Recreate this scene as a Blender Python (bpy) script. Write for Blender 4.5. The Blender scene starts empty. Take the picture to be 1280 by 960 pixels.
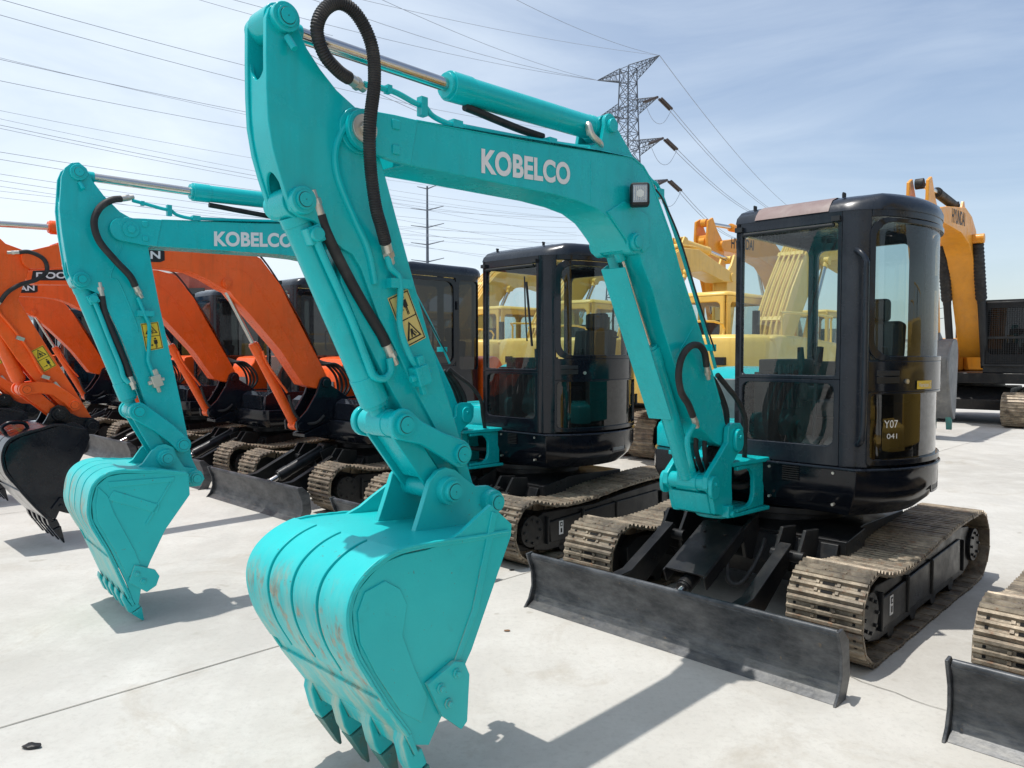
import bpy, bmesh, math, random
from mathutils import Vector, Matrix
random.seed(7)
R = math.radians
S = bpy.context.scene
COL = S.collection

# ------------------------------------------------------------------ materials
MATS = {}
def _new(name):
    m = bpy.data.materials.new(name); m.use_nodes = True
    nt = m.node_tree; nt.nodes.clear()
    out = nt.nodes.new('ShaderNodeOutputMaterial')
    return m, nt, out
def N(nt, t, **kw):
    n = nt.nodes.new(t)
    for k, v in kw.items():
        if k in n.inputs: n.inputs[k].default_value = v
        else: setattr(n, k, v)
    return n
def ramp(nt, src, stops):
    r = nt.nodes.new('ShaderNodeValToRGB')
    els = r.color_ramp.elements
    while len(els) < len(stops): els.new(.5)
    for e, (p, c) in zip(els, stops):
        e.position = p; e.color = (c, c, c, 1) if not isinstance(c, tuple) else (*c, 1)
    nt.links.new(src, r.inputs[0]); return r
def mixc(nt, fac, a, b):
    m = nt.nodes.new('ShaderNodeMix'); m.data_type = 'RGBA'
    if hasattr(fac, 'links') or hasattr(fac, 'is_output'): nt.links.new(fac, m.inputs[0])
    else: m.inputs[0].default_value = fac
    for k, v in ((6, a), (7, b)):
        if isinstance(v, tuple): m.inputs[k].default_value = (*v, 1)
        else: nt.links.new(v, m.inputs[k])
    return m.outputs[2]
def noise(nt, scale, detail=4, rough=.6, stretch=None, coord='Object', dist=0):
    tc = nt.nodes.new('ShaderNodeTexCoord')
    n = N(nt, 'ShaderNodeTexNoise', Scale=scale, Detail=detail, Roughness=rough, Distortion=dist)
    if stretch:
        mp = nt.nodes.new('ShaderNodeMapping'); mp.inputs['Scale'].default_value = stretch
        nt.links.new(tc.outputs[coord], mp.inputs[0]); nt.links.new(mp.outputs[0], n.inputs['Vector'])
    else: nt.links.new(tc.outputs[coord], n.inputs['Vector'])
    return n.outputs['Fac']

def paint(name, col, rough=.35, var=.12, dust=.12, dustcol=(.45, .42, .37), metallic=0, bump=.02, coat=0, scratch=None, ior=1.45, rust=None, spec=.5, haze=.22):
    if name in MATS: return MATS[name]
    m, nt, out = _new(name)
    b = N(nt, 'ShaderNodeBsdfPrincipled', Roughness=rough, Metallic=metallic)
    b.inputs['IOR'].default_value = ior; b.inputs['Specular IOR Level'].default_value = spec
    if coat: b.inputs['Coat Weight'].default_value = coat; b.inputs['Coat Roughness'].default_value = .12
    lo = tuple(c * (1 - var) for c in col); hi = tuple(min(1, c * (1 + var)) for c in col)
    c = mixc(nt, ramp(nt, noise(nt, 2.3, 5), [(.35, 0.), (.65, 1.)]).outputs[0], lo, hi)
    if scratch:
        c = mixc(nt, ramp(nt, noise(nt, 9, 7, .75, stretch=(1, 1, .13)), [(.50, 0.), (.78, .8)]).outputs[0], c, scratch)
        c = mixc(nt, ramp(nt, noise(nt, 3.1, 7, .7, dist=.8), [(.56, 0.), (.74, .55)]).outputs[0], c, scratch)
    if dust:
        d = ramp(nt, noise(nt, 6, 8, .75), [(.48, dust * .12), (.8, dust * 2.0)])
        c = mixc(nt, d.outputs[0], c, dustcol)
    if rust:
        a = ramp(nt, noise(nt, 34, 6, .7), [(.70, 0.), (.76, rust)])
        c = mixc(nt, a.outputs[0], c, (.16, .06, .02))
    nt.links.new(c, b.inputs['Base Color'])
    rr = ramp(nt, noise(nt, 5, 6, .7), [(.3, max(.02, rough - .1)), (.75, min(1, rough + haze))])
    nt.links.new(rr.outputs[0], b.inputs['Roughness'])
    if bump:
        bp = N(nt, 'ShaderNodeBump', Strength=bump * 8, Distance=.004)
        nt.links.new(noise(nt, 45, 4), bp.inputs['Height']); nt.links.new(bp.outputs[0], b.inputs['Normal'])
    nt.links.new(b.outputs[0], out.inputs[0]); MATS[name] = m; return m

def bucket_paint():
    m, nt, out = _new('worn teal bucket paint')
    b = N(nt, 'ShaderNodeBsdfPrincipled', Roughness=.42)
    base = mixc(nt, ramp(nt, noise(nt, 3, 6), [(.35, 0.), (.7, 1.)]).outputs[0], (.004, .45, .46), (.010, .52, .52))
    # dusty pale streaks running down the sheet
    st = ramp(nt, noise(nt, 5, 8, .7, stretch=(1.5, 3.2, .5)), [(.42, 0.), (.66, .75)])
    tc = nt.nodes.new('ShaderNodeTexCoord'); sx = nt.nodes.new('ShaderNodeSeparateXYZ')
    nt.links.new(tc.outputs['Object'], sx.inputs[0])
    lowz = N(nt, 'ShaderNodeMapRange'); lowz.inputs[1].default_value = .95; lowz.inputs[2].default_value = .45
    nt.links.new(sx.outputs[2], lowz.inputs[0])
    back = N(nt, 'ShaderNodeMapRange'); back.inputs[1].default_value = 3.62; back.inputs[2].default_value = 3.78
    nt.links.new(sx.outputs[0], back.inputs[0])
    geo = nt.nodes.new('ShaderNodeNewGeometry')
    def mul(a, c_):
        x = N(nt, 'ShaderNodeMath', operation='MULTIPLY'); nt.links.new(a, x.inputs[0])
        if isinstance(c_, float): x.inputs[1].default_value = c_
        else: nt.links.new(c_, x.inputs[1])
        return x.outputs[0]
    # side plates stay cleaner: mask by |normal.y| in object space
    nn = nt.nodes.new('ShaderNodeSeparateXYZ'); nt.links.new(tc.outputs['Normal'], nn.inputs[0])
    ab = N(nt, 'ShaderNodeMath', operation='ABSOLUTE'); nt.links.new(nn.outputs[1], ab.inputs[0])
    inv = N(nt, 'ShaderNodeMath', operation='SUBTRACT'); inv.inputs[0].default_value = 1; nt.links.new(ab.outputs[0], inv.inputs[1])
    dmask = mul(mul(st.outputs[0], lowz.outputs[0]), inv.outputs[0])
    c = mixc(nt, dmask, base, (.50, .50, .36))
    ru = ramp(nt, noise(nt, 6.5, 9, .72, stretch=(1, 2.4, .8), dist=.4), [(.53, 0.), (.61, .7)])
    z2 = N(nt, 'ShaderNodeMapRange'); z2.inputs[1].default_value = .93; z2.inputs[2].default_value = .80
    nt.links.new(sx.outputs[2], z2.inputs[0])
    z3 = N(nt, 'ShaderNodeMapRange'); z3.inputs[1].default_value = .35; z3.inputs[2].default_value = .55
    nt.links.new(sx.outputs[2], z3.inputs[0])
    rm = mul(mul(mul(ru.outputs[0], z2.outputs[0]), z3.outputs[0]), inv.outputs[0])
    rcol = mixc(nt, ramp(nt, noise(nt, 30, 5), [(.4, 0.), (.6, 1.)]).outputs[0], (.22, .085, .03), (.42, .22, .10))
    c = mixc(nt, rm, c, rcol)
    sc_ = ramp(nt, noise(nt, 8, 8, .8, dist=1.0), [(.60, 0.), (.72, .45)])
    c = mixc(nt, sc_.outputs[0], c, (.02, .33, .33))
    sp = ramp(nt, noise(nt, 48, 5, .65), [(.665, 0.), (.70, .8)])
    c = mixc(nt, sp.outputs[0], c, (.10, .10, .07))
    nt.links.new(c, b.inputs['Base Color'])
    bp = N(nt, 'ShaderNodeBump', Strength=.25, Distance=.006)
    nt.links.new(noise(nt, 14, 7, .65), bp.inputs['Height']); nt.links.new(bp.outputs[0], b.inputs['Normal'])
    nt.links.new(b.outputs[0], out.inputs[0]); MATS['bucket'] = m; return m

def track_mat():
    m, nt, out = _new('worn track steel')
    b = N(nt, 'ShaderNodeBsdfPrincipled', Roughness=.5, Metallic=.35)
    c = mixc(nt, ramp(nt, noise(nt, 7, 7, .7), [(.38, 0.), (.62, 1.)]).outputs[0], (.13, .105, .075), (.42, .345, .25))
    gi = nt.nodes.new('ShaderNodeNewGeometry')
    c = mixc(nt, ramp(nt, gi.outputs['Random Per Island'], [(.0, .0), (.6, .12), (1., .62)]).outputs[0], c, (.07, .058, .048))
    c = mixc(nt, ramp(nt, noise(nt, 22, 6, .7), [(.55, 0.), (.70, .75)]).outputs[0], c, (.20, .085, .035))
    c = mixc(nt, ramp(nt, noise(nt, 3, 4), [(.5, 0.), (.7, .5)]).outputs[0], c, (.07, .065, .065))
    nt.links.new(c, b.inputs['Base Color'])
    bp = N(nt, 'ShaderNodeBump', Strength=.4, Distance=.004)
    nt.links.new(noise(nt, 60, 5), bp.inputs['Height']); nt.links.new(bp.outputs[0], b.inputs['Normal'])
    nt.links.new(b.outputs[0], out.inputs[0]); return m

def blade_mat():
    m, nt, out = _new('scuffed dark blade steel')
    b = N(nt, 'ShaderNodeBsdfPrincipled', Roughness=.42, Metallic=.25)
    c = mixc(nt, ramp(nt, noise(nt, 4, 7, .7, stretch=(1, 1.2, 2.5)), [(.4, 0.), (.7, 1.)]).outputs[0], (.028, .032, .038), (.115, .12, .127))
    tc = nt.nodes.new('ShaderNodeTexCoord'); sx = nt.nodes.new('ShaderNodeSeparateXYZ'); nt.links.new(tc.outputs['Object'], sx.inputs[0])
    lz = N(nt, 'ShaderNodeMapRange'); lz.inputs[1].default_value = .2; lz.inputs[2].default_value = .06
    nz = noise(nt, 10, 7, .7, stretch=(1, .6, 4))
    nt.links.new(sx.outputs[2], lz.inputs[0])
    ml = N(nt, 'ShaderNodeMath', operation='MULTIPLY'); nt.links.new(lz.outputs[0], ml.inputs[0])
    nt.links.new(ramp(nt, nz, [(.4, 0.), (.65, .5)]).outputs[0], ml.inputs[1])
    c = mixc(nt, ml.outputs[0], c, (.17, .165, .15))
    c = mixc(nt, ramp(nt, noise(nt, 30, 5), [(.66, 0.), (.74, .6)]).outputs[0], c, (.2, .14, .08))
    nt.links.new(c, b.inputs['Base Color'])
    bp = N(nt, 'ShaderNodeBump', Strength=.3, Distance=.004)
    nt.links.new(noise(nt, 30, 6), bp.inputs['Height']); nt.links.new(bp.outputs[0], b.inputs['Normal'])
    nt.links.new(b.outputs[0], out.inputs[0]); return m

def glass(name, tint, dirt=.05, refl=1.0):
    m, nt, out = _new(name)
    tr = N(nt, 'ShaderNodeBsdfTransparent'); tr.inputs[0].default_value = (*tint, 1)
    gl = N(nt, 'ShaderNodeBsdfGlossy', Roughness=.015)
    gl.inputs[0].default_value = (refl, refl, refl, 1)
    df = N(nt, 'ShaderNodeBsdfDiffuse'); df.inputs[0].default_value = (.5, .5, .48, 1)
    lw = N(nt, 'ShaderNodeLayerWeight', Blend=.5)
    pw = N(nt, 'ShaderNodeMath', operation='POWER'); nt.links.new(lw.outputs['Facing'], pw.inputs[0]); pw.inputs[1].default_value = 4.5
    fr = N(nt, 'ShaderNodeMath', operation='MULTIPLY_ADD', use_clamp=True); nt.links.new(pw.outputs[0], fr.inputs[0]); fr.inputs[1].default_value = .92; fr.inputs[2].default_value = .06
    m1 = nt.nodes.new('ShaderNodeMixShader'); nt.links.new(fr.outputs[0], m1.inputs[0])
    nt.links.new(tr.outputs[0], m1.inputs[1]); nt.links.new(gl.outputs[0], m1.inputs[2])
    m2 = nt.nodes.new('ShaderNodeMixShader')
    nt.links.new(ramp(nt, noise(nt, 4, 8, .75, stretch=(1, 1, .4)), [(.35, dirt * .25), (.75, dirt * 1.6)]).outputs[0], m2.inputs[0])
    nt.links.new(m1.outputs[0], m2.inputs[1]); nt.links.new(df.outputs[0], m2.inputs[2])
    nt.links.new(m2.outputs[0], out.inputs[0]); return m

def concrete():
    m, nt, out = _new('pale yard concrete')
    b = N(nt, 'ShaderNodeBsdfPrincipled', Roughness=.85)
    c = mixc(nt, ramp(nt, noise(nt, .35, 8, .6), [(.35, 0.), (.65, 1.)]).outputs[0], (.44, .42, .38), (.565, .545, .50))
    c = mixc(nt, ramp(nt, noise(nt, 2.2, 9, .7), [(.45, 0.), (.75, .7)]).outputs[0], c, (.63, .615, .57))
    c = mixc(nt, ramp(nt, noise(nt, 1.1, 9, .75, dist=1.2), [(.54, 0.), (.70, .6)]).outputs[0], c, (.37, .325, .26))
    c = mixc(nt, ramp(nt, noise(nt, 28, 8, .8), [(.50, 0.), (.75, .55)]).outputs[0], c, (.34, .32, .29))
    c = mixc(nt, ramp(nt, noise(nt, 120, 3, .6), [(.68, 0.), (.74, .5)]).outputs[0], c, (.22, .20, .17))
    c = mixc(nt, ramp(nt, noise(nt, .8, 8, .7, stretch=(1, .25, 1), dist=.5), [(.52, 0.), (.75, .5)]).outputs[0], c, (.36, .35, .33))
    c = mixc(nt, ramp(nt, noise(nt, 3.3, 3, .5, dist=.3), [(.70, 0.), (.73, .45)]).outputs[0], c, (.30, .27, .22))
    nt.links.new(c, b.inputs['Base Color'])
    bp = N(nt, 'ShaderNodeBump', Strength=.35, Distance=.004)
    nt.links.new(noise(nt, 35, 9, .7), bp.inputs['Height']); nt.links.new(bp.outputs[0], b.inputs['Normal'])
    nt.links.new(b.outputs[0], out.inputs[0]); return m

TEAL = paint('teal machine paint', (.002, .44, .46), .17, .07, .03, dustcol=(.10, .50, .50), coat=0, spec=.42, haze=.3, scratch=(.006, .34, .345), rust=.8, bump=.012)
TEALB = bucket_paint()
ORANGE = paint('orange machine paint', (.88, .112, .012), .26, .08, .05, dustcol=(.6, .3, .15), coat=0, spec=.42, scratch=(.58, .085, .01), rust=.6)
YELLOW = paint('pale yellow machine paint', (.82, .54, .12), .34, .06, .08, dustcol=(.6, .5, .3), scratch=(.66, .40, .07), rust=.6)
AMBER = paint('amber orange machine paint', (.80, .33, .025), .36, .08, .08, dustcol=(.6, .45, .25), scratch=(.62, .24, .03))
BLUE = paint('blue machine paint', (.02, .22, .42), .35, .1, .08)
BLACK = paint('black body paint', (.006, .008, .013), .10, .2, .03, dustcol=(.12, .12, .12), coat=0, bump=.003, spec=.42, haze=.18)
CABP = paint('slate black cab paint', (.013, .018, .027), .20, .2, .05, dustcol=(.11, .12, .13), coat=0, bump=.005, spec=.42, haze=.2, scratch=(.03, .035, .042))
FADED = paint('faded pink grey roof paint', (.22, .15, .14), .5, .12, .2)
DARK = paint('dark chassis paint', (.008, .009, .011), .34, .2, .12, dustcol=(.10, .09, .075), spec=.4, scratch=(.03, .028, .025))
INNER = paint('cab interior plastic', (.012, .014, .017), .55, .2, .02)
SEAT = paint('black seat vinyl', (.008, .011, .015), .5, .2, .01)
RUBBER = paint('black hose rubber', (.012, .012, .013), .6, .2, .06)
CHROME = paint('chromed rod', (.62, .60, .57), .12, .06, .10, dustcol=(.40, .26, .12), metallic=1, bump=0)
ZINC = paint('zinc fitting metal', (.55, .53, .47), .35, .1, .2, metallic=.8)
WHITE = paint('white lettering vinyl', (.72, .72, .72), .5, .04, .05)
INK = paint('black print', (.012, .012, .012), .5, .05, 0)
STICK = paint('yellow warning vinyl', (.75, .52, .03), .45, .05, .05)
STICKP = paint('faded yellow warning vinyl', (.62, .50, .17), .45, .05, .05)
TRACK = track_mat()
TRACKD = paint('dark slot', (.006, .006, .006), .9, 0, 0, bump=0)
BLADE = blade_mat()
TOOTH = paint('rusty tooth steel', (.05, .22, .205), .5, .3, .35, dustcol=(.22, .12, .05), scratch=(.13, .09, .05), metallic=.1)
GREYST = paint('worn grey steel', (.17, .175, .18), .45, .2, .2, metallic=.4)
LENS = paint('clear lamp lens', (.62, .63, .60), .06, .25, .1, dustcol=(.35, .35, .33), bump=0)
CHROMER = paint('lamp reflector', (.30, .31, .32), .15, .3, 0, metallic=.9, bump=0)
GALV = paint('galvanised lattice steel', (.085, .10, .125), .6, .1, 0, bump=0)
INSUL = paint('brown insulator porcelain', (.05, .035, .03), .4, .1, 0, bump=0)
WIRE = paint('aluminium conductor', (.30, .33, .38), .6, .1, 0, bump=0)
GFRONT = glass('windscreen glass', (.78, .86, .85), .03, .8)
GDOOR = glass('tinted door glass', (.62, .74, .74), .006, .75)
GDARK = glass('smoked glass', (.13, .11, .08), .008, 1.0)  # dark door tint, with the reflected yellow painted in as a bronze cast
GVDARK = glass('near black glass', (.05, .05, .055), .015, .8)
CONC = concrete()

# ------------------------------------------------------------------ mesh builder
class MB:
    def __init__(s): s.bm = bmesh.new(); s.mi = 0
    def _f(s, vs):
        try: f = s.bm.faces.new(vs); f.material_index = s.mi; return f
        except ValueError: return None
    def prism(s, pts, y0, y1, axis='y'):
        def P(a, b, t): return (a, t, b) if axis == 'y' else ((t, a, b) if axis == 'x' else (a, b, t))
        A = [s.bm.verts.new(P(a, b, y0)) for a, b in pts]; B = [s.bm.verts.new(P(a, b, y1)) for a, b in pts]
        n = len(pts); fs = [s._f(A), s._f(B[::-1])]
        for i in range(n): fs.append(s._f([A[i], B[i], B[(i + 1) % n], A[(i + 1) % n]]))
        bmesh.ops.recalc_face_normals(s.bm, faces=[f for f in fs if f]); return s
    def box(s, c, d, rot=None):
        M = Matrix.Translation(c) @ (rot or Matrix.Identity(4))
        vs = [s.bm.verts.new(M @ Vector((x * d[0] / 2, y * d[1] / 2, z * d[2] / 2))) for x in (-1, 1) for y in (-1, 1) for z in (-1, 1)]
        for q in ((0, 1, 3, 2), (4, 6, 7, 5), (0, 4, 5, 1), (2, 3, 7, 6), (0, 2, 6, 4), (1, 5, 7, 3)): s._f([vs[i] for i in q])
        return s
    def cyl(s, p0, p1, r, n=20, r1=None, caps=True):
        p0, p1 = Vector(p0), Vector(p1); r1 = r if r1 is None else r1
        d = (p1 - p0); q = d.to_track_quat('Z', 'Y').to_matrix()
        A, B = [], []
        for i in range(n):
            a = 2 * math.pi * i / n; u = q @ Vector((math.cos(a), math.sin(a), 0))
            A.append(s.bm.verts.new(p0 + u * r)); B.append(s.bm.verts.new(p1 + u * r1))
        for i in range(n): s._f([A[i], A[(i + 1) % n], B[(i + 1) % n], B[i]])
        if caps: s._f(A[::-1]); s._f(B)
        return s
    def tube(s, pts, r, n=10, sm=6, ribs=0):
        P = [Vector(p) for p in pts]
        if sm and len(P) > 2:
            Q = []
            for i in range(len(P) - 1):
                a, b, c, d = P[max(i - 1, 0)], P[i], P[i + 1], P[min(i + 2, len(P) - 1)]
                for k in range(sm):
                    t = k / sm
                    Q.append(.5 * ((2 * b) + (c - a) * t + (2 * a - 5 * b + 4 * c - d) * t * t + (3 * b - a - 3 * c + d) * t ** 3))
            P = Q + [P[-1]]
        if ribs:
            L = [0]
            for i in range(1, len(P)): L.append(L[-1] + (P[i] - P[i - 1]).length)
            m = max(2, int(L[-1] / ribs)) * 2; Q = []; j = 0
            for k in range(m + 1):
                t = L[-1] * k / m
                while j < len(L) - 2 and L[j + 1] < t: j += 1
                u = (t - L[j]) / max(1e-9, L[j + 1] - L[j]); Q.append(P[j].lerp(P[j + 1], u))
            P = Q
        prev = None; nrm = None; rings = []
        for i, p in enumerate(P):
            t = (P[min(i + 1, len(P) - 1)] - P[max(i - 1, 0)]).normalized()
            if nrm is None: nrm = t.orthogonal().normalized()
            nrm = (nrm - t * nrm.dot(t)).normalized(); bn = t.cross(nrm)
            rr = r * (1 if not ribs else (1.06 if i % 2 else .93))
            ring = [s.bm.verts.new(p + (nrm * math.cos(2 * math.pi * k / n) + bn * math.sin(2 * math.pi * k / n)) * rr) for k in range(n)]
            if prev:
                for k in range(n): s._f([prev[k], prev[(k + 1) % n], ring[(k + 1) % n], ring[k]])
            else: s._f(ring[::-1])
            prev = ring
        s._f(prev); return s
    def ring(s, mp, outer, inner, th, n=14):
        """panel with a rounded opening; mp(u,z,depth)->point"""
        def rr(b, k):
            u0, z0, u1, z1, r = b; pts = []
            r = max(r, 1e-4)
            for (cu, cz, a0) in ((u1 - r, z1 - r, 0), (u0 + r, z1 - r, 90), (u0 + r, z0 + r, 180), (u1 - r, z0 + r, 270)):
                for i in range(k + 1):
                    a = R(a0 + 90 * i / k); pts.append((cu + r * math.cos(a), cz + r * math.sin(a)))
            # densify straight edges
            out = []
            for i in range(len(pts)):
                a, b2 = pts[i], pts[(i + 1) % len(pts)]; out.append(a)
                if i % (k + 1) == k:
                    for j in range(1, n): out.append((a[0] + (b2[0] - a[0]) * j / n, a[1] + (b2[1] - a[1]) * j / n))
            return out
        O, I = rr(outer, 5), rr(inner, 5); m = len(O)
        v = [[s.bm.verts.new(mp(u, z, d)) for u, z in L] for L, d in ((O, 0), (I, 0), (O, th), (I, th))]
        fs = []
        for i in range(m):
            j = (i + 1) % m
            for a, b in ((0, 1), (1, 3), (3, 2), (2, 0)): fs.append(s._f([v[a][i], v[a][j], v[b][j], v[b][i]]))
        bmesh.ops.recalc_face_normals(s.bm, faces=[f for f in fs if f]); return s
    def wall(s, mp, u0, z0, u1, z1, th, n=12):
        V = [[[s.bm.verts.new(mp(u0 + (u1 - u0) * i / n, z, d)) for z in (z0, z1)] for d in (0, th)] for i in range(n + 1)]
        fs = []
        for i in range(n):
            a, b = V[i], V[i + 1]
            fs += [s._f([a[0][0], b[0][0], b[0][1], a[0][1]]), s._f([a[1][0], a[1][1], b[1][1], b[1][0]]),
                   s._f([a[0][1], b[0][1], b[1][1], a[1][1]]), s._f([a[0][0], a[1][0], b[1][0], b[0][0]])]
        fs += [s._f([V[0][0][0], V[0][0][1], V[0][1][1], V[0][1][0]]), s._f([V[n][0][0], V[n][1][0], V[n][1][1], V[n][0][1]])]
        bmesh.ops.recalc_face_normals(s.bm, faces=[f for f in fs if f]); return s
    def sheet(s, mp, u0, z0, u1, z1, d=0, n=12):
        V = [[s.bm.verts.new(mp(u0 + (u1 - u0) * i / n, z, d)) for z in (z0, z1)] for i in range(n + 1)]
        for i in range(n): s._f([V[i][0], V[i + 1][0], V[i + 1][1], V[i][1]])
        return s
    def build(s, name, mats, parent=None, bevel=0, M=None, seg=2, sharp=32):
        if not isinstance(mats, (list, tuple)): mats = [mats]
        s.bm.normal_update()
        for f in s.bm.faces: f.smooth = True
        if True:
            for e in s.bm.edges:
                if len(e.link_faces) == 2 and e.calc_face_angle(0) > R(sharp): e.smooth = False
        me = bpy.data.meshes.new(name); s.bm.to_mesh(me); s.bm.free()
        for m in mats: me.materials.append(m)
        o = bpy.data.objects.new(name, me); COL.objects.link(o)
        if parent: o.parent = parent
        if M is not None: o.matrix_local = M
        if bevel:
            b = o.modifiers.new('bevel', 'BEVEL'); b.width = bevel; b.segments = seg; b.limit_method = 'ANGLE'; b.angle_limit = R(33)
            b.harden_normals = True; b.use_clamp_overlap = True
        return o

def empty(name, loc, rz, label, cat, group=None):
    o = bpy.data.objects.new(name, None); COL.objects.link(o); o.location = loc; o.rotation_euler = (0, 0, rz)
    o['label'] = label; o['category'] = cat
    if group: o['group'] = group
    return o
def struct(o, kind='structure', label=None):
    o['kind'] = kind
    if label: o['label'] = label
    return o
def tag(o, label, cat, group=None):
    o['label'] = label; o['category'] = cat
    if group: o['group'] = group
    return o
def copy_tree(o, parent=None):
    c = o.copy(); COL.objects.link(c); c.parent = parent
    if parent is not None: c.matrix_parent_inverse = o.matrix_parent_inverse.copy()
    for ch in list(o.children): copy_tree(ch, c)
    return c
def arcpts(cx, cz, r, a0, a1, n): return [(cx + r * math.cos(R(a0 + (a1 - a0) * i / n)), cz + r * math.sin(R(a0 + (a1 - a0) * i / n))) for i in range(n + 1)]
def smooth2(pts, k=4, closed=False):
    P = [Vector(p) for p in pts]; Q = []
    n = len(P)
    for i in range(n if closed else n - 1):
        if closed: a, b, c, d = P[i - 1], P[i], P[(i + 1) % n], P[(i + 2) % n]
        else: a, b, c, d = P[max(i - 1, 0)], P[i], P[i + 1], P[min(i + 2, n - 1)]
        for j in range(k):
            t = j / k
            Q.append(tuple(.5 * ((2 * b) + (c - a) * t + (2 * a - 5 * b + 4 * c - d) * t * t + (3 * b - a - 3 * c + d) * t ** 3)))
    if not closed: Q.append(tuple(P[-1]))
    return Q

def lettering(txt, x0, z0, x1, z1, h, y, parent, mat, M=None, bold=.022, name='lettering', spacing=1.0):
    """text on a +y facing plate, reading from x0 (larger x) to x1, baseline z0 -> z1"""
    cu = bpy.data.curves.new('t', 'FONT'); cu.body = txt; cu.size = 1; cu.offset = bold; cu.extrude = 0; cu.space_character = spacing
    t = bpy.data.objects.new('t', cu); COL.objects.link(t)
    bpy.context.view_layer.update()
    me = bpy.data.meshes.new_from_object(t.evaluated_get(bpy.context.evaluated_depsgraph_get()))
    bpy.data.objects.remove(t); bpy.data.curves.remove(cu)
    xs = [v.co.x for v in me.vertices]; ys = [v.co.y for v in me.vertices]
    ax, bx, ay, by = min(xs), max(xs), min(ys), max(ys)
    for v in me.vertices:
        u = (v.co.x - ax) / (bx - ax); w = (v.co.y - ay) / (by - ay)
        v.co = Vector((x0 + (x1 - x0) * u, y, z0 + (z1 - z0) * u + h * w))
    me.materials.clear(); me.materials.append(mat); me.name = name
    o = bpy.data.objects.new(name, me); COL.objects.link(o); o.parent = parent
    if M is not None: o.matrix_local = M
    return o

# ------------------------------------------------------------------ crawler track
LOOP = [(1.02, .022), (0, .022), (-.98, .022), (-1.13, .05), (-1.24, .13), (-1.29, .26), (-1.24, .39), (-1.14, .47), (-1.0, .50),
        (-.6, .495), (-.1, .468), (.35, .424), (.7, .418), (.92, .455), (1.05, .495), (1.17, .475), (1.25, .40), (1.285, .30), (1.27, .18), (1.2, .08), (1.12, .035)]
def track_mesh(loop, hw, pitch, closed_detail=True):
    P = [Vector(p) for p in smooth2(loop, 6, True)]
    L = [0]
    for i in range(len(P)): L.append(L[-1] + (P[(i + 1) % len(P)] - P[i]).length)
    n = round(L[-1] / pitch); step = L[-1] / n
    cen = Vector((sum(p.x for p in P) / len(P), sum(p.y for p in P) / len(P)))
    def at(t):
        t %= L[-1]; j = 0
        while L[j + 1] < t: j += 1
        return P[j].lerp(P[(j + 1) % len(P)], (t - L[j]) / (L[j + 1] - L[j]))
    mb = MB()
    for k in range(n):
        a, b = at(k * step), at((k + 1) * step); c = (a + b) / 2; d = (b - a); ln = d.length; d.normalize()
        nr = Vector((-d.y, d.x))
        M = Matrix(((d.x, 0, nr.x, c.x), (0, 1, 0, 0), (d.y, 0, nr.y, c.y), (0, 0, 0, 1)))
        j = random.uniform(-.004, .004)
        mb.mi = 0
        def B(cx, cy, cz, sx, sy, sz):
            vs = [mb.bm.verts.new(M @ Vector((cx + x * sx / 2, cy + y * sy / 2, cz + z * sz / 2))) for x in (-1, 1) for y in (-1, 1) for z in (-1, 1)]
            for q in ((0, 1, 3, 2), (4, 6, 7, 5), (0, 4, 5, 1), (2, 3, 7, 6), (0, 2, 6, 4), (1, 5, 7, 3)): mb._f([vs[i] for i in q])
        B(0, j, 0, ln * .955, 2 * hw, .012)
        B(-.46 * ln, j, -.006, ln * .16, 2 * hw - .006, .010)
        for g in (-.37, 0, .37):      # three grouser bars
            vs = []
            for y in (-1, 1):
                for x, z in ((-.017, .006), (-.007, .022), (.007, .022), (.017, .006)):
                    vs.append(mb.bm.verts.new(M @ Vector((g * ln + x, j + y * (hw - .004), z))))
            for i in range(3): mb._f([vs[i], vs[i + 1], vs[5 + i], vs[4 + i]])
            mb._f(vs[0:4][::-1]); mb._f(vs[4:8])
        if closed_detail:
            for by in (-.055, .055):
                for bx in (-.17, .17):
                    B(bx * ln, by, .012, .017, .017, .012)
            mb.mi = 1
            B(-.17 * ln, 0, .0075, .018, .062, .004); B(.17 * ln, 0, .0075, .018, .062, .004)
            for by in (-.62, .62): B(.17 * ln, by * hw * 1.25, .0075, .014, .014, .004); B(-.17 * ln, by * hw * 1.25, .0075, .014, .014, .004)
            mb.mi = 0
        # chain link behind the shoe
        for by in (-.045, .045): B(0, by, -.035, ln * .9, .022, .055)
    return mb
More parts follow.
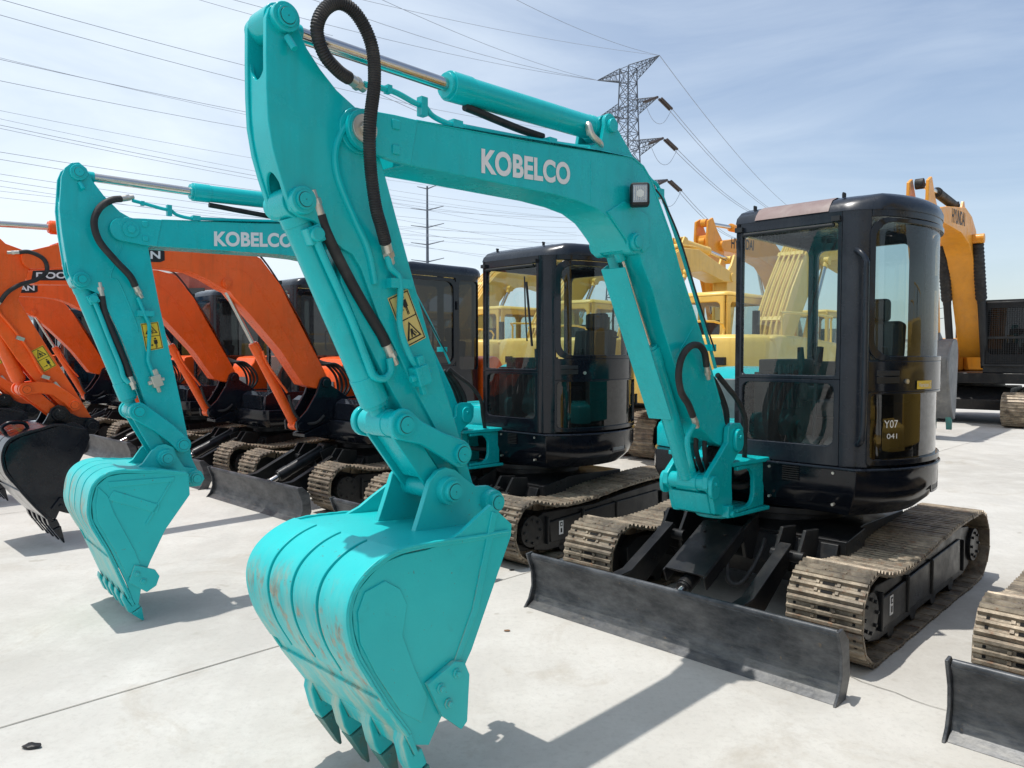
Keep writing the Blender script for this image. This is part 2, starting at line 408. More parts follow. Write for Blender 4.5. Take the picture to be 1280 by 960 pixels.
def crawler(root, y, sx=1.0, hw=.2, detail=True, sticker=False):
    loop = [(a * sx, b * sx) for a, b in LOOP]
    M = Matrix.Translation((0, y, 0)); sg = 1 if y > 0 else -1
    t = track_mesh(loop, hw * sx, .132 * sx, detail).build('crawler_track', [TRACK, TRACKD], root, M=M)
    f = MB()
    pr = [(1.0, .10), (1.02, .33), (.9, .385), (.25, .36), (-.2, .40), (-.75, .43), (-.98, .40), (-1.0, .12), (-.85, .08), (.85, .07)]
    f.prism([(a * sx, b * sx) for a, b in pr], -.13 * sx, .13 * sx)
    f.prism([(a * sx, b * sx) for a, b in ((.82, .13), (.84, .30), (.2, .33), (-.7, .36), (-.72, .13))], sg * .13 * sx, sg * .145 * sx)
    for bx in (.86, .42, -.05, -.76): f.box((bx * sx, sg * .143 * sx, .235 * sx), (.02 * sx, .03 * sx, .22 * sx))
    f.build('track_frame', DARK, t, bevel=.008)
    for nm, cx, cz, r in (('idler_wheel', 1.05, .26, .20), ('sprocket', -1.04, .26, .19)):
        w = MB(); w.cyl((cx * sx, -.05 * sx, cz * sx), (cx * sx, .05 * sx, cz * sx), r * sx, 28)
        w.cyl((cx * sx, sg * .05 * sx, cz * sx), (cx * sx, sg * .155 * sx, cz * sx), r * .62 * sx, 24)
        for i in range(8):
            a = R(45 * i); w.cyl((cx * sx + math.cos(a) * r * .45 * sx, sg * .155 * sx, cz * sx + math.sin(a) * r * .45 * sx), (cx * sx + math.cos(a) * r * .45 * sx, sg * .168 * sx, cz * sx + math.sin(a) * r * .45 * sx), .012 * sx, 6)
        w.build(nm, DARK, t, bevel=.004)
    if detail:
        for bx in (.65, .25, -.15, -.55):
            w = MB(); w.cyl((bx * sx, -.07 * sx, .085 * sx), (bx * sx, .13 * sx, .085 * sx), .055 * sx, 18); w.build('track_roller', DARK, t)
    if sticker:
        st = MB(); st.box((.70, sg * .1475, .235), (.05, .003, .11)); st.mi = 1
        st.box((.70, sg * .1495, .262), (.028, .003, .034)); st.box((.70, sg * .1495, .212), (.018, .003, .034)); st.mi = 0
        st.box((.70, sg * .1512, .262), (.014, .002, .018))
        st.build('sticker', [WHITE, INK], t)
    return t

# ------------------------------------------------------------------ plan paths for cabs and houses
class Path:
    def __init__(s, pts):
        s.P = [Vector(p) for p in pts]; s.L = [0]
        for i in range(1, len(s.P)): s.L.append(s.L[-1] + (s.P[i] - s.P[i - 1]).length)
    def at(s, u, d=0):
        u = max(0, min(s.L[-1], u)); j = 0
        while j < len(s.L) - 2 and s.L[j + 1] < u: j += 1
        t = (u - s.L[j]) / (s.L[j + 1] - s.L[j]); p = s.P[j].lerp(s.P[j + 1], t)
        a = s.P[max(j - 0, 0)]; b = s.P[j + 1]; tg = (b - a).normalized()
        # blended normal for smoothness
        if t < .5 and j > 0: tg = (tg * (.5 + t) + (s.P[j] - s.P[j - 1]).normalized() * (.5 - t)).normalized()
        if t > .5 and j < len(s.P) - 2: tg = (tg * (1.5 - t) + (s.P[j + 2] - s.P[j + 1]).normalized() * (t - .5)).normalized()
        nr = Vector((tg.y, -tg.x))        # left-to-outside depends on direction: inward is +d
        return p + nr * d
    def mp(s, off=0, lean=0, zl=0): return lambda u, z, d: Vector((*s.at(u, d + off), z)) + Vector((lean * (z - zl), 0, 0))

def fill_plan(mb, plan, z0, z1, ch0=.0, ch1=.0, cham=.03):
    """solid from a convex-ish plan with chamfered bottom/top"""
    c = Vector((sum(p[0] for p in plan) / len(plan), sum(p[1] for p in plan) / len(plan)))
    def lay(z, inset):
        o = []
        for p in plan:
            v = Vector(p) - c; l = v.length; o.append(mb.bm.verts.new((*(c + v * ((l - inset) / l)), z)))
        return o
    lv = []
    if ch0: lv.append(lay(z0, ch0)); lv.append(lay(z0 + cham, ch0 * .35)); lv.append(lay(z0 + cham * 2.2, 0))
    else: lv.append(lay(z0, 0))
    if ch1: lv.append(lay(z1 - cham * 1.6, 0)); lv.append(lay(z1 - cham * .5, ch1 * .35)); lv.append(lay(z1, ch1))
    else: lv.append(lay(z1, 0))
    fs = [mb._f(lv[0][::-1]), mb._f(lv[-1])]
    n = len(plan)
    for a, b in zip(lv, lv[1:]):
        for i in range(n): fs.append(mb._f([a[i], a[(i + 1) % n], b[(i + 1) % n], b[i]]))
    bmesh.ops.recalc_face_normals(mb.bm, faces=[f for f in fs if f])

def make_cab(root, kind, body, roofmat, glassf, glassd, z0, z1, door_mats=None, faded=False, opt=None):
    """kind: 'round' (left side follows the swing radius) or 'flat' cab"""
    opt = opt or {}
    yi, xf, rr = opt.get('yi', -.10), opt.get('xf', .60), .93
    if kind == 'round':
        fx = xf; corner = [(fx, .58), (fx - .006, .63), (fx - .022, .672), (fx - .05, .715), (fx - .085, .755)]
        a0 = math.degrees(math.atan2(.775, fx - .11)); arc = arcpts(0, 0, rr - .005, a0, 128, 16)
        side = [(fx, .58)] + corner[1:] + arc
        xr = arc[-1][0]
        front = [(fx, yi), (fx, .58)]
        rear = [arc[-1], (xr - .02, yi)]
    else:
        fx = xf; xr = opt['xr']; yo = opt['yo']
        corner = [(fx, yo - .12), (fx - .012, yo - .06), (fx - .045, yo - .018), (fx - .11, yo)]
        side = corner + [(fx - .4, yo + .012), (xr + .3, yo + .01), (xr + .1, yo), (xr + .03, yo - .03), (xr, yo - .1)]
        front = [(fx, yi), (fx, yo - .12)]
        rear = [(xr, yo - .1), (xr, yi)]
    inner = [(xr - (.02 if kind == 'round' else 0), yi), (fx, yi)]
    Fp, Sp, Rp, Ip = Path(front), Path(side), Path(rear), Path(inner)
    fl, sl, rl, il = Fp.L[-1], Sp.L[-1], Rp.L[-1], Ip.L[-1]
    zt = z1 - .125
    # path direction runs front-inner -> left -> rear : outward normal is to the left(-) so depth d inward = use negative
    def mp(P, off=0): return lambda u, z, d: Vector((*P.at(u, -(-(d + off))), z))
    def inw(P, off=0): return lambda u, z, d: Vector((*P.at(u, d + off), z))
    # orientation check: inward should point to cab centre
    cx, cy = (fx + xr) / 2, (yi + side[len(side) // 2][1]) / 2
    def mk(P, off=0):
        m = P.L[-1] / 2; p = P.at(m); q = P.at(m, .01); s_ = 1 if (Vector((cx, cy)) - q).length < (Vector((cx, cy)) - p).length else -1
        return lambda u, z, d: Vector((*P.at(u, s_ * (d + off)), z))
    zs = opt.get('zsplit', 1.50); zlow = z0 + .12
    th = .04
    frame = MB(); f = mk(Fp)
    if opt.get('split', True):
        frame.ring(f, (0, zs - .012, fl, zt + .02, .004), (.045, zs + .012, fl - .025, zt - .05, .02), th)
        frame.ring(f, (0, z0, fl, zs - .012, .004), (.055, zlow, fl - .035, zs - .036, .05), th)
    else:
        frame.ring(f, (0, z0, fl, zt + .02, .004), (.06, zlow + .1, fl - .03, zt - .06, .07), th)
    sd = mk(Sp)
    cl = opt.get('pillar', .165 if kind == 'round' else .17)      # length of the corner pillar along the side path
    frame.wall(sd, 0, z0, cl, zt + .02, th, 8)
    de = opt.get('door_end', sl - .05)
    frame.wall(sd, cl, zt - .03, de, zt + .02, th, 14)
    if opt.get('quarter'):
        frame.ring(sd, (de, z0, sl, zt + .02, .004), (de + .05, z0 + .55, sl - .13, zt - .05, .05), th, 8)
    else: frame.wall(sd, de, z0, sl, zt + .02, th, 6)
    rq = mk(Rp); frame.ring(rq, (0, z0, rl, zt + .02, .004), (.12 if kind == 'round' else .07, z0 + .50, rl - .06, zt - .06, .05), th)
    iq = mk(Ip); frame.ring(iq, (0, z0, il, zt + .02, .004), (.06, z0 + .50, il - .05, zt - .06, .05), th)
    cab = frame.build('cab', body, root, bevel=.006)
    # roof cap
    rf = MB()
    plan = front[:1] + side + rear[1:]
    pl = []
    for p in plan: pl.append(p)
    def lay(z, ins, fr):
        out = []
        for p in pl:
            v = Vector(p) - Vector((cx, cy)); k = max(0, min(1, (p[0] - (fx - .13)) / .13)); k = k * k * (3 - 2 * k)
            c_ = Vector((cx, cy)) + v * (1 - ins / max(v.length, .01)); out.append(rf.bm.verts.new((c_.x - fr * k, c_.y, z)))
        return out
    Ls = [lay(zt + .012, -.004, 0), lay(zt + .05, -.005, .018), lay(zt + .09, .012, .045), lay(zt + .115, .05, .08), lay(zt + .127, .13, .12)]
    n = len(pl)
    rf._f(Ls[0][::-1]); rf._f(Ls[-1])
    for a, b in zip(Ls, Ls[1:]):
        for i in range(n): rf._f([a[i], a[(i + 1) % n], b[(i + 1) % n], b[i]])
    bmesh.ops.recalc_face_normals(rf.bm, faces=rf.bm.faces[:])
    rf.build('roof', roofmat, cab, sharp=60)
    if faded:
        fp = MB(); y0_, y1_ = yi + .13, .50
        for k in range(12):
            a, b = y0_ + (y1_ - y0_) * k / 12, y0_ + (y1_ - y0_) * (k + 1) / 12
            t = lambda y: min(1, (y - y0_) / .08, (y1_ - y) / .12 + .25)
            P1 = [(fx + .007, zt + .020), (fx - .012, zt + .0515), (fx - .052, zt + .0935), (fx - .122, zt + .1195), (fx - .235, zt + .1305), (fx - .5, zt + .1305)]
            va = [fp.bm.verts.new((x, a, z)) for x, z in P1]; vb = [fp.bm.verts.new((x, b, z)) for x, z in P1]
            for i in range(5): fp._f([va[i], va[i + 1], vb[i + 1], vb[i]])
        bmesh.ops.remove_doubles(fp.bm, verts=fp.bm.verts[:], dist=1e-5)
        bmesh.ops.recalc_face_normals(fp.bm, faces=fp.bm.faces[:])
        fp.build('roof_panel', FADED, cab, sharp=60)
    if kind == 'round':
        for y, x in ((yi + .07, fx - .12), (.55, fx - .1)):
            h = MB(); h.cyl((x, y, zt + .11), (x, y, zt + .132), .012, 10); h.cyl((x - .014, y, zt + .134), (x + .014, y, zt + .134), .007, 8); h.build('roof_plug', INNER, cab)
    # glazing
    if opt.get('split', True):
        g = MB(); g.sheet(mk(Fp, .016), .03, zs + .002, fl - .01, zt - .03, n=4); g.build('windscreen', glassf, cab)
        g = MB(); g.sheet(mk(Fp, .02), .04, zlow - .02, fl - .02, zs - .02, n=4); g.build('lower_windscreen', opt.get('glow', glassf), cab)
        # windscreen top bar and clips
        t = MB(); t.cyl((fx + .012, yi + .05, zt - .065), (fx + .012, yi + fl - .04, zt - .065), .011, 10)
        t.box((fx + .015, yi + .03, zt - .03), (.03, .05, .03)); t.box((fx + .015, yi + fl - .03, zt - .03), (.03, .05, .03))
        t.build('window_rail', INNER, cab)
    else:
        g = MB(); g.sheet(mk(Fp, .016), .04, zlow + .08, fl - .01, zt - .04, n=4); g.build('windscreen', glassf, cab)
    g = MB(); g.sheet(mk(Rp, .02), .05, z0 + .48, rl - .04, zt - .05, n=3); g.build('rear_window', glassf, cab)
    g = MB(); g.sheet(mk(Ip, .02), .04, z0 + .48, il - .03, zt - .05, n=3); g.build('side_window', glassf, cab)
    if opt.get('quarter'): g = MB(); g.sheet(mk(Sp, .02), de + .03, z0 + .53, sl - .11, zt - .03, n=8); g.build('quarter_window', glassd, cab)
    # door
    dm = door_mats or body
    d = MB(); o1 = mk(Sp, -.009)
    c1 = cl - .012; d1 = de + .006
    zm0, zm1 = opt.get('band', (z0 + .46, z0 + .62))
    fw = opt.get('frit', .05)
    d.ring(o1, (c1, zm1, d1, zt - .035, .10), (c1 + fw, zm1 + .03, d1 - fw, zt - .035 - fw * .8, .10), .022)
    d.ring(o1, (c1, z0 + .015, d1, zm0, .02), (c1 + .02, z0 + .05, d1 - .02, zm0 - .015, .03), .022)
    d.wall(o1, c1, zm0, d1, zm1, .03, 14)
    door = d.build('door', dm, root, bevel=.004)
    g = MB(); g.sheet(mk(Sp, .012), c1 + .02, zm1 + .01, d1 - .02, zt - .05, n=16); g.build('door_window', glassd, door)
    g = MB(); g.sheet(mk(Sp, .012), c1 + .02, z0 + .04, d1 - .02, zm0 - .005, n=16); g.build('lower_door_window', opt.get('glowd', GDARK), door)
    ho = mk(Sp, -.014)
    h = MB(); h.wall(ho, c1 + .05, zm0 + .095, c1 + .20, zm0 + .125, .012, 4); h.mi = 1
    h.wall(ho, c1 + .05, zm0 + .05, c1 + .20, zm0 + .088, .008, 4)
    h.build('door_handle', [INNER, INK], door, bevel=.002)
    h = MB(); p = ho(c1 + .26, zm0 + .06, -.006); q = ho(c1 + .26, zm0 + .06, .02); h.cyl(q, p, .014, 12); h.build('door_lock', ZINC, door)
    if opt.get('decal'):
        def onarc(o, u0, z, w, h, d_):
            for v in o.data.vertices: v.co = ho(u0 + v.co.x * w, z + v.co.z * h, d_)
        k = MB(); k.sheet(ho, c1 + .35, zm0 + .012, c1 + .52, zm0 + .062, d=-.001, n=5); k.build('yellow_decal', STICK, door)
        t = lettering('Version 5', 0, 0, 1, 0, 1, 0, door, WHITE, bold=.01); onarc(t, c1 + .365, zm0 + .024, .14, .026, -.003)
        t = lettering('Y07', 0, 0, 1, 0, 1, 0, door, WHITE, bold=.0, name='painted_mark'); onarc(t, c1 + .10, z0 + .24, .10, .045, .006)
        t = lettering('041', 0, 0, 1, 0, 1, 0, door, WHITE, bold=.0, name='painted_mark'); onarc(t, c1 + .12, z0 + .175, .075, .03, .006)
    for z in (z0 + .25, zt - .35): hg = MB(); p = ho(d1 - .0, z, -.01); hg.cyl(p + Vector((0, 0, -.05)), p + Vector((0, 0, .05)), .014, 8); hg.build('door_hinge', INNER, door)
    # grab handle inside the door glass
    ih = mk(Sp, .035); a = (c1 + (d1 - c1) * .62)
    hb = MB(); zc = zm1 + .32
    hb.tube([ih(a, zc - .13, 0), ih(a, zc - .13, .03), ih(a, zc - .10, .05), ih(a, zc + .10, .05), ih(a, zc + .13, .03), ih(a, zc + .13, 0)], .010, 8, 4); hb.build('inner_handle', INNER, door)
    if kind == 'round' and opt.get('rail', True):
        r = MB(); r.tube([(.60, .665, z1 - .35), (.635, .70, z1 - .37), (.648, .735, z1 - .42), (.650, .74, z1 - .50), (.650, .74, z0 + .60), (.645, .735, z0 + .22), (.60, .69, z0 + .14)], .017, 12, 5)
        r.build('grab_rail', CABP, cab)
    if opt.get('wiper'):
        w = MB(); w.tube([(fx + .02, .44, 2.30), (fx + .03, .46, 2.0), (fx + .03, .48, 1.75)], .007, 6, 2); w.box((fx + .025, .50, 1.98), (.015, .014, .55), Matrix.Rotation(R(7), 4, 'X')); w.build('wiper', INNER, cab)
    # interior
    cyy = (yi + (.92 if kind == 'round' else opt['yo'])) / 2
    s_ = MB(); bx = xr + .42
    s_.box((bx, cyy, z0 + .30), (.46, .46, .12)); s_.box((bx - .22, cyy, z0 + .62), (.12, .44, .56), Matrix.Rotation(R(-8), 4, 'Y')); s_.box((bx - .27, cyy, z0 + .98), (.08, .24, .16))
    s_.box((bx, cyy, z0 + .12), (.34, .34, .24))
    s_.box((bx + .05, cyy - .27, z0 + .40), (.42, .08, .10)); s_.box((bx + .05, cyy + .27, z0 + .40), (.42, .08, .10))
    s_.build('seat', SEAT, root, bevel=.03, seg=3)
    for yy in (-.27, .27):
        l = MB(); l.tube([(bx + .24, cyy + yy, z0 + .42), (bx + .26, cyy + yy, z0 + .55), (bx + .28, cyy + yy, z0 + .64)], .012, 8, 3); l.cyl((bx + .275, cyy + yy, z0 + .60), (bx + .29, cyy + yy, z0 + .72), .026, 12, .02)
        l.cyl((bx + .24, cyy + yy, z0 + .42), (bx + .245, cyy + yy, z0 + .50), .05, 12, .02); l.build('control_lever', RUBBER, root)
    l = MB()
    for yy in (-.07, .07):
        l.tube([(fx - .22, cyy + yy, z0 + .02), (fx - .24, cyy + yy, z0 + .45), (fx - .28, cyy + yy, z0 + .62)], .013, 8, 3); l.cyl((fx - .275, cyy + yy, z0 + .60), (fx - .30, cyy + yy, z0 + .72), .022, 10)
        l.box((fx - .15, cyy + yy, z0 + .10), (.20, .10, .02), Matrix.Rotation(R(25), 4, 'Y'))
    l.build('travel_lever', INNER, root)
    b = MB(); b.box(((fx + xr) / 2, cyy, z0 + .01), (fx - xr - .12, .62 if kind == 'round' else opt['yo'] - yi - .1, .02)); b.box((fx - .22, yi + .12, z0 + .28), (.16, .10, .55))
    b.build('cab_floor', INNER, root)
    if kind == 'round':
        k_ = MB(); k_.box(((fx + xr) / 2 + .02, yi + .10, z0 + .33), (.60, .13, .62)); k_.box((xr + .09, cyy - .12, z0 + .32), (.10, .62, .60))
        for i in range(7): k_.box((fx - .22 - .07 * i, yi + .172, z0 + .45), (.03, .02, .30))
        k_.build('side_console', INNER, root, bevel=.01)
    return cab

# ------------------------------------------------------------------ shared digging end
def pinm(mb, x, z, y0, y1, r, ring=True):
    mb.mi = 0; mb.cyl((x, y0, z), (x, y1, z), r, 24)
    if ring:
        yo = y1 + (.0015 if y1 > y0 else -.0015); yi = y1 - (.002 if y1 > y0 else -.002)
        mb.mi = 1; mb.cyl((x, yi, z), (x, yo, z), r * .80, 24)
        mb.mi = 0; yo2 = yo + (.003 if y1 > y0 else -.003); mb.cyl((x, yi, z), (x, yo2, z), r * .74, 24)
        mb.mi = 1; mb.cyl((x, yi, z), (x, yo2 + (.001 if y1 > y0 else -.001), z), r * .06, 8); mb.mi = 0

def make_bucket(root, M, mat, side, shell, hw, ears, pins, lip, tip, ny=4, cutter=None, toothmat=None, ribs=True, panel=None):
    b = MB(); th = .018
    for sg in (1, -1):
        b.prism(side, sg * hw, sg * (hw - th))
    # curved shell
    P = [Vector(p) for p in smooth2(shell, 5)]
    cen = Vector((sum(p.x for p in P) / len(P), sum(p.y for p in P) / len(P)))
    def nrm(i):
        t = (P[min(i + 1, len(P) - 1)] - P[max(i - 1, 0)]).normalized(); n = Vector((t.y, -t.x))
        if n.dot(P[i] - cen) < 0: n = -n
        return n
    NN = [nrm(i) for i in range(len(P))]
    def strip(a, b_, y0, y1, o0, o1):
        rows = []
        for i in range(a, b_ + 1):
            rows.append([b.bm.verts.new((*(P[i] + NN[i] * o)[:1], y, (P[i] + NN[i] * o)[1])) for y, o in ((y0, o0), (y1, o0), (y1, o1), (y0, o1))])
        fs = [b._f(rows[0]), b._f(rows[-1][::-1])]
        for r0, r1 in zip(rows, rows[1:]):
            for k in range(4): fs.append(b._f([r0[k], r0[(k + 1) % 4], r1[(k + 1) % 4], r1[k]]))
        bmesh.ops.recalc_face_normals(b.bm, faces=[f for f in fs if f])
    n = len(P) - 1
    strip(0, n, -hw - .006, hw + .006, 0, -.014)
    if ribs:        # wear strips with narrow gaps
        m = 4; w = (2 * hw) / m
        for k in range(m):
            y0 = -hw + k * w + (.008 if k else -.008); y1 = -hw + (k + 1) * w - (.008 if k < m - 1 else -.008)
            strip(int(n * .20), int(n * .66), y0, y1, -.002, .011)
        strip(int(n * .0), int(n * .17), -hw - .005, hw + .005, -.002, .010)
    for sg in (1, -1): b.tube([(*(P[i] + NN[i] * .002)[:1], sg * (hw + .004) + random.uniform(-.0012, .0012), (P[i] + NN[i] * .002)[1] + random.uniform(-.0012, .0012)) for i in range(0, n + 1)], .007, 7, 2)
    # lip
    lx, lz = lip; p0 = P[0]; d = (Vector(lip) - Vector(P[0])).normalized(); nn = Vector((d.y, -d.x)) * .012
    b.prism([tuple(p0 + nn), tuple(Vector(lip) + nn * .6), tuple(Vector(lip) - nn * .6), tuple(p0 - nn)], -hw - .004, hw + .004)
    for sg in (1, -1):
        b.prism(ears, sg * .105, sg * .130)
        if panel:
            for pp in panel: b.prism(pp, sg * (hw - .002), sg * (hw + .007))
    bu = b.build('bucket', mat, root, bevel=.004, M=M)
    pb = MB()
    for (x, z), r in pins:
        for sg in (1, -1):
            pb.cyl((x, sg * .12, z), (x, sg * .165, z), r * 1.35, 24); pinm(pb, x, z, sg * .16, sg * .185, r)
        pb.cyl((x, -.12, z), (x, .12, z), r * 1.1, 20)
    pb.build('bucket_pin', [toothmat and mat or mat, INK], bu, bevel=.003)
    tx, tz = tip; a = Vector(lip); t = Vector(tip); dd = (t - a).normalized(); L = (t - a).length; pn = Vector((-dd.y, dd.x))
    if pn.dot(Vector(P[0]) - cen) < 0: pn = -pn
    for k in range(ny):
        y = -hw + .035 + (2 * hw - .07) * k / (ny - 1)
        tb = MB()
        def q(s_, o): v = a + dd * s_ + pn * o; return (v.x, v.y)
        s0 = -.10
        # adapter
        prof = [q(s0, .012), q(s0 + .03, .032), q(.02, .042), q(L * .30, .036), q(L * .30, -.030), q(0, -.030), q(0, .008)]
        tb.prism(prof, y - .032, y + .032)
        ad = tb.build('tooth_adapter', mat, bu, bevel=.008)
        tt = MB()
        x0, z0 = q(L * .32, .034); x1, z1 = q(L * .32, -.032); x2, z2 = q(L * 1.0, .004); x3, z3 = q(L * 1.0, -.006)
        vs = [tt.bm.verts.new(v) for v in ((x0, y - .036, z0), (x0, y + .036, z0), (x1, y + .036, z1), (x1, y - .036, z1), (x2, y - .022, z2), (x2, y + .022, z2), (x3, y + .022, z3), (x3, y - .022, z3))]
        for f in ((0, 1, 2, 3), (4, 7, 6, 5), (0, 4, 5, 1), (1, 5, 6, 2), (2, 6, 7, 3), (3, 7, 4, 0)): tt._f([vs[i] for i in f])
        mx, mz = q(L * .42, 0); tt.cyl((mx, y - .037, mz), (mx, y + .037, mz), .008, 8)
        bmesh.ops.recalc_face_normals(tt.bm, faces=tt.bm.faces[:])
        tt.build('tooth', toothmat or TOOTH, bu, bevel=.004)
    if cutter:
        poly, bolts = cutter
        for sg in (1, -1):
            c = MB(); c.prism(poly, sg * (hw + .001), sg * (hw + .022))
            for x, z in bolts: c.cyl((x, sg * (hw + .02), z), (x, sg * (hw + .030), z), .019, 6); c.cyl((x, sg * (hw + .028), z), (x, sg * (hw + .042), z), .011, 10)
            c.build('side_cutter', mat, bu, bevel=.004)
    return bu

def sticker(root, quad, mats, y=.0, flip=False):
    """warning label: quad = 4 (x,z) corners TL,TR,BR,BL seen from +y side"""
    TL, TR, BR, BL = [Vector(q) for q in quad]
    def P(u, v): t = TL.lerp(TR, u); b_ = BL.lerp(BR, u); return t.lerp(b_, v)
    s = MB()
    def poly(pts, mi, d):
        if flip: pts = [(u, (v + .5) % 1 if v not in (0, 1) and not (len(pts) == 4 and pts[0][0] in (.03, .07, .93)) else v) for u, v in pts]
        s.mi = mi; s._f([s.bm.verts.new((*P(*p)[:1], y + d, P(*p)[1])) for p in pts])
    poly([(0, 0), (0, 1), (1, 1), (1, 0)], 0, .0015)
    e = .02
    for a in ([(.03, .02), (.03, .98), (.07, .98), (.07, .02)], [(.93, .02), (.93, .98), (.97, .98), (.97, .02)], [(.07, .02), (.07, .04), (.93, .04), (.93, .02)], [(.07, .96), (.07, .98), (.93, .98), (.93, .96)], [(.07, .49), (.07, .51), (.93, .51), (.93, .49)]): poly(a, 1, .003)
    # person pictogram
    cx = .64
    poly([(cx + .07 * math.cos(a * .785), .10 + .035 * math.sin(a * .785)) for a in range(8)], 1, .003)
    poly([(cx - .10, .15), (cx - .10, .29), (cx - .05, .29), (cx - .05, .44), (cx - .01, .44), (cx - .01, .31), (cx + .01, .31), (cx + .01, .44), (cx + .05, .44), (cx + .05, .29), (cx + .10, .29), (cx + .10, .15)], 1, .003)
    poly([(.18, .31), (.18, .33), (.38, .33), (.38, .36), (.50, .32), (.38, .28), (.38, .31)], 1, .003)
    # triangle with figure
    poly([(.50, .56), (.14, .90), (.86, .90)], 1, .003)
    poly([(.50, .62), (.25, .87), (.75, .87)], 0, .0045)
    poly([(.44, .70), (.40, .78), (.36, .86), (.42, .86), (.46, .80), (.52, .86), (.60, .86), (.52, .78), (.54, .71)], 1, .006)
    poly([(.55, .74), (.54, .77), (.64, .84), (.66, .82)], 1, .006)
    bmesh.ops.recalc_face_normals(s.bm, faces=s.bm.faces[:])
    return s.build('warning_label', mats, root)

def hose(root, pts, r, M=None, name='hydraulic_hose', ribs=0, mat=None, fit=True, parent=None):
    h = MB(); h.tube(pts, r, 12, 8, ribs); o = h.build(name, mat or RUBBER, parent or root, M=M)
    if fit:
        P0, P1 = Vector(pts[0]), Vector(pts[1]); P2, P3 = Vector(pts[-1]), Vector(pts[-2])
        for a, b in ((P0, P1), (P2, P3)):
            f = MB(); d = (a - b).normalized()
            f.cyl(a - d * .01, a + d * .035, r * .9, 12); f.cyl(a + d * .035, a + d * .055, r * 1.05, 6); f.cyl(a + d * .055, a + d * .085, r * .75, 10)
            f.build('hose_fitting', ZINC, o)
    return o
def pipe(parent, pts, r, mat, name='hydraulic_pipe', M=None, clamps=()):
    h = MB(); h.tube(pts, r, 10, 5)
    for c, d in clamps: h.box(c, d)
    return h.build(name, mat, parent, bevel=0, M=M)

def cylinder(root, name, M, a, b, rb, rr, split, mat, capr=None, y=0, bush=.07, b_end=True):
    """hydraulic ram: barrel from a to split, rod from split to b; (x,z) points"""
    a3, b3, s3 = Vector((a[0], y, a[1])), Vector((b[0], y, b[1])), Vector((split[0], y, split[1]))
    d = (s3 - a3).normalized()
    c = MB(); c.cyl(a3 + d * .045, s3, rb, 28); c.cyl(s3 - d * .10, s3 + d * .012, rb * 1.07, 28); c.cyl(s3 - d * .03, s3 + d * .028, rb * .9, 28)
    c.cyl(a3 + d * .04, a3 + d * .075, rb * 1.06, 28)
    c.cyl((a3.x, y - bush, a3.z), (a3.x, y + bush, a3.z), rb * 1.05, 24)
    o = c.build(name, mat, root, bevel=.003, M=M)
    r_ = MB(); e = (b3 - s3).normalized(); r_.cyl(s3, b3 - e * rr, rr, 20); r_.build('piston_rod', CHROME, o)
    k = MB(); k.cyl((b3.x, y - bush, b3.z), (b3.x, y + bush, b3.z), rb * 1.02, 24); k.cyl(b3 - e * (rb * 1.8), b3 - e * .02, rr * 1.25, 20); k.build('rod_eye', mat, o, bevel=.003)
    return o

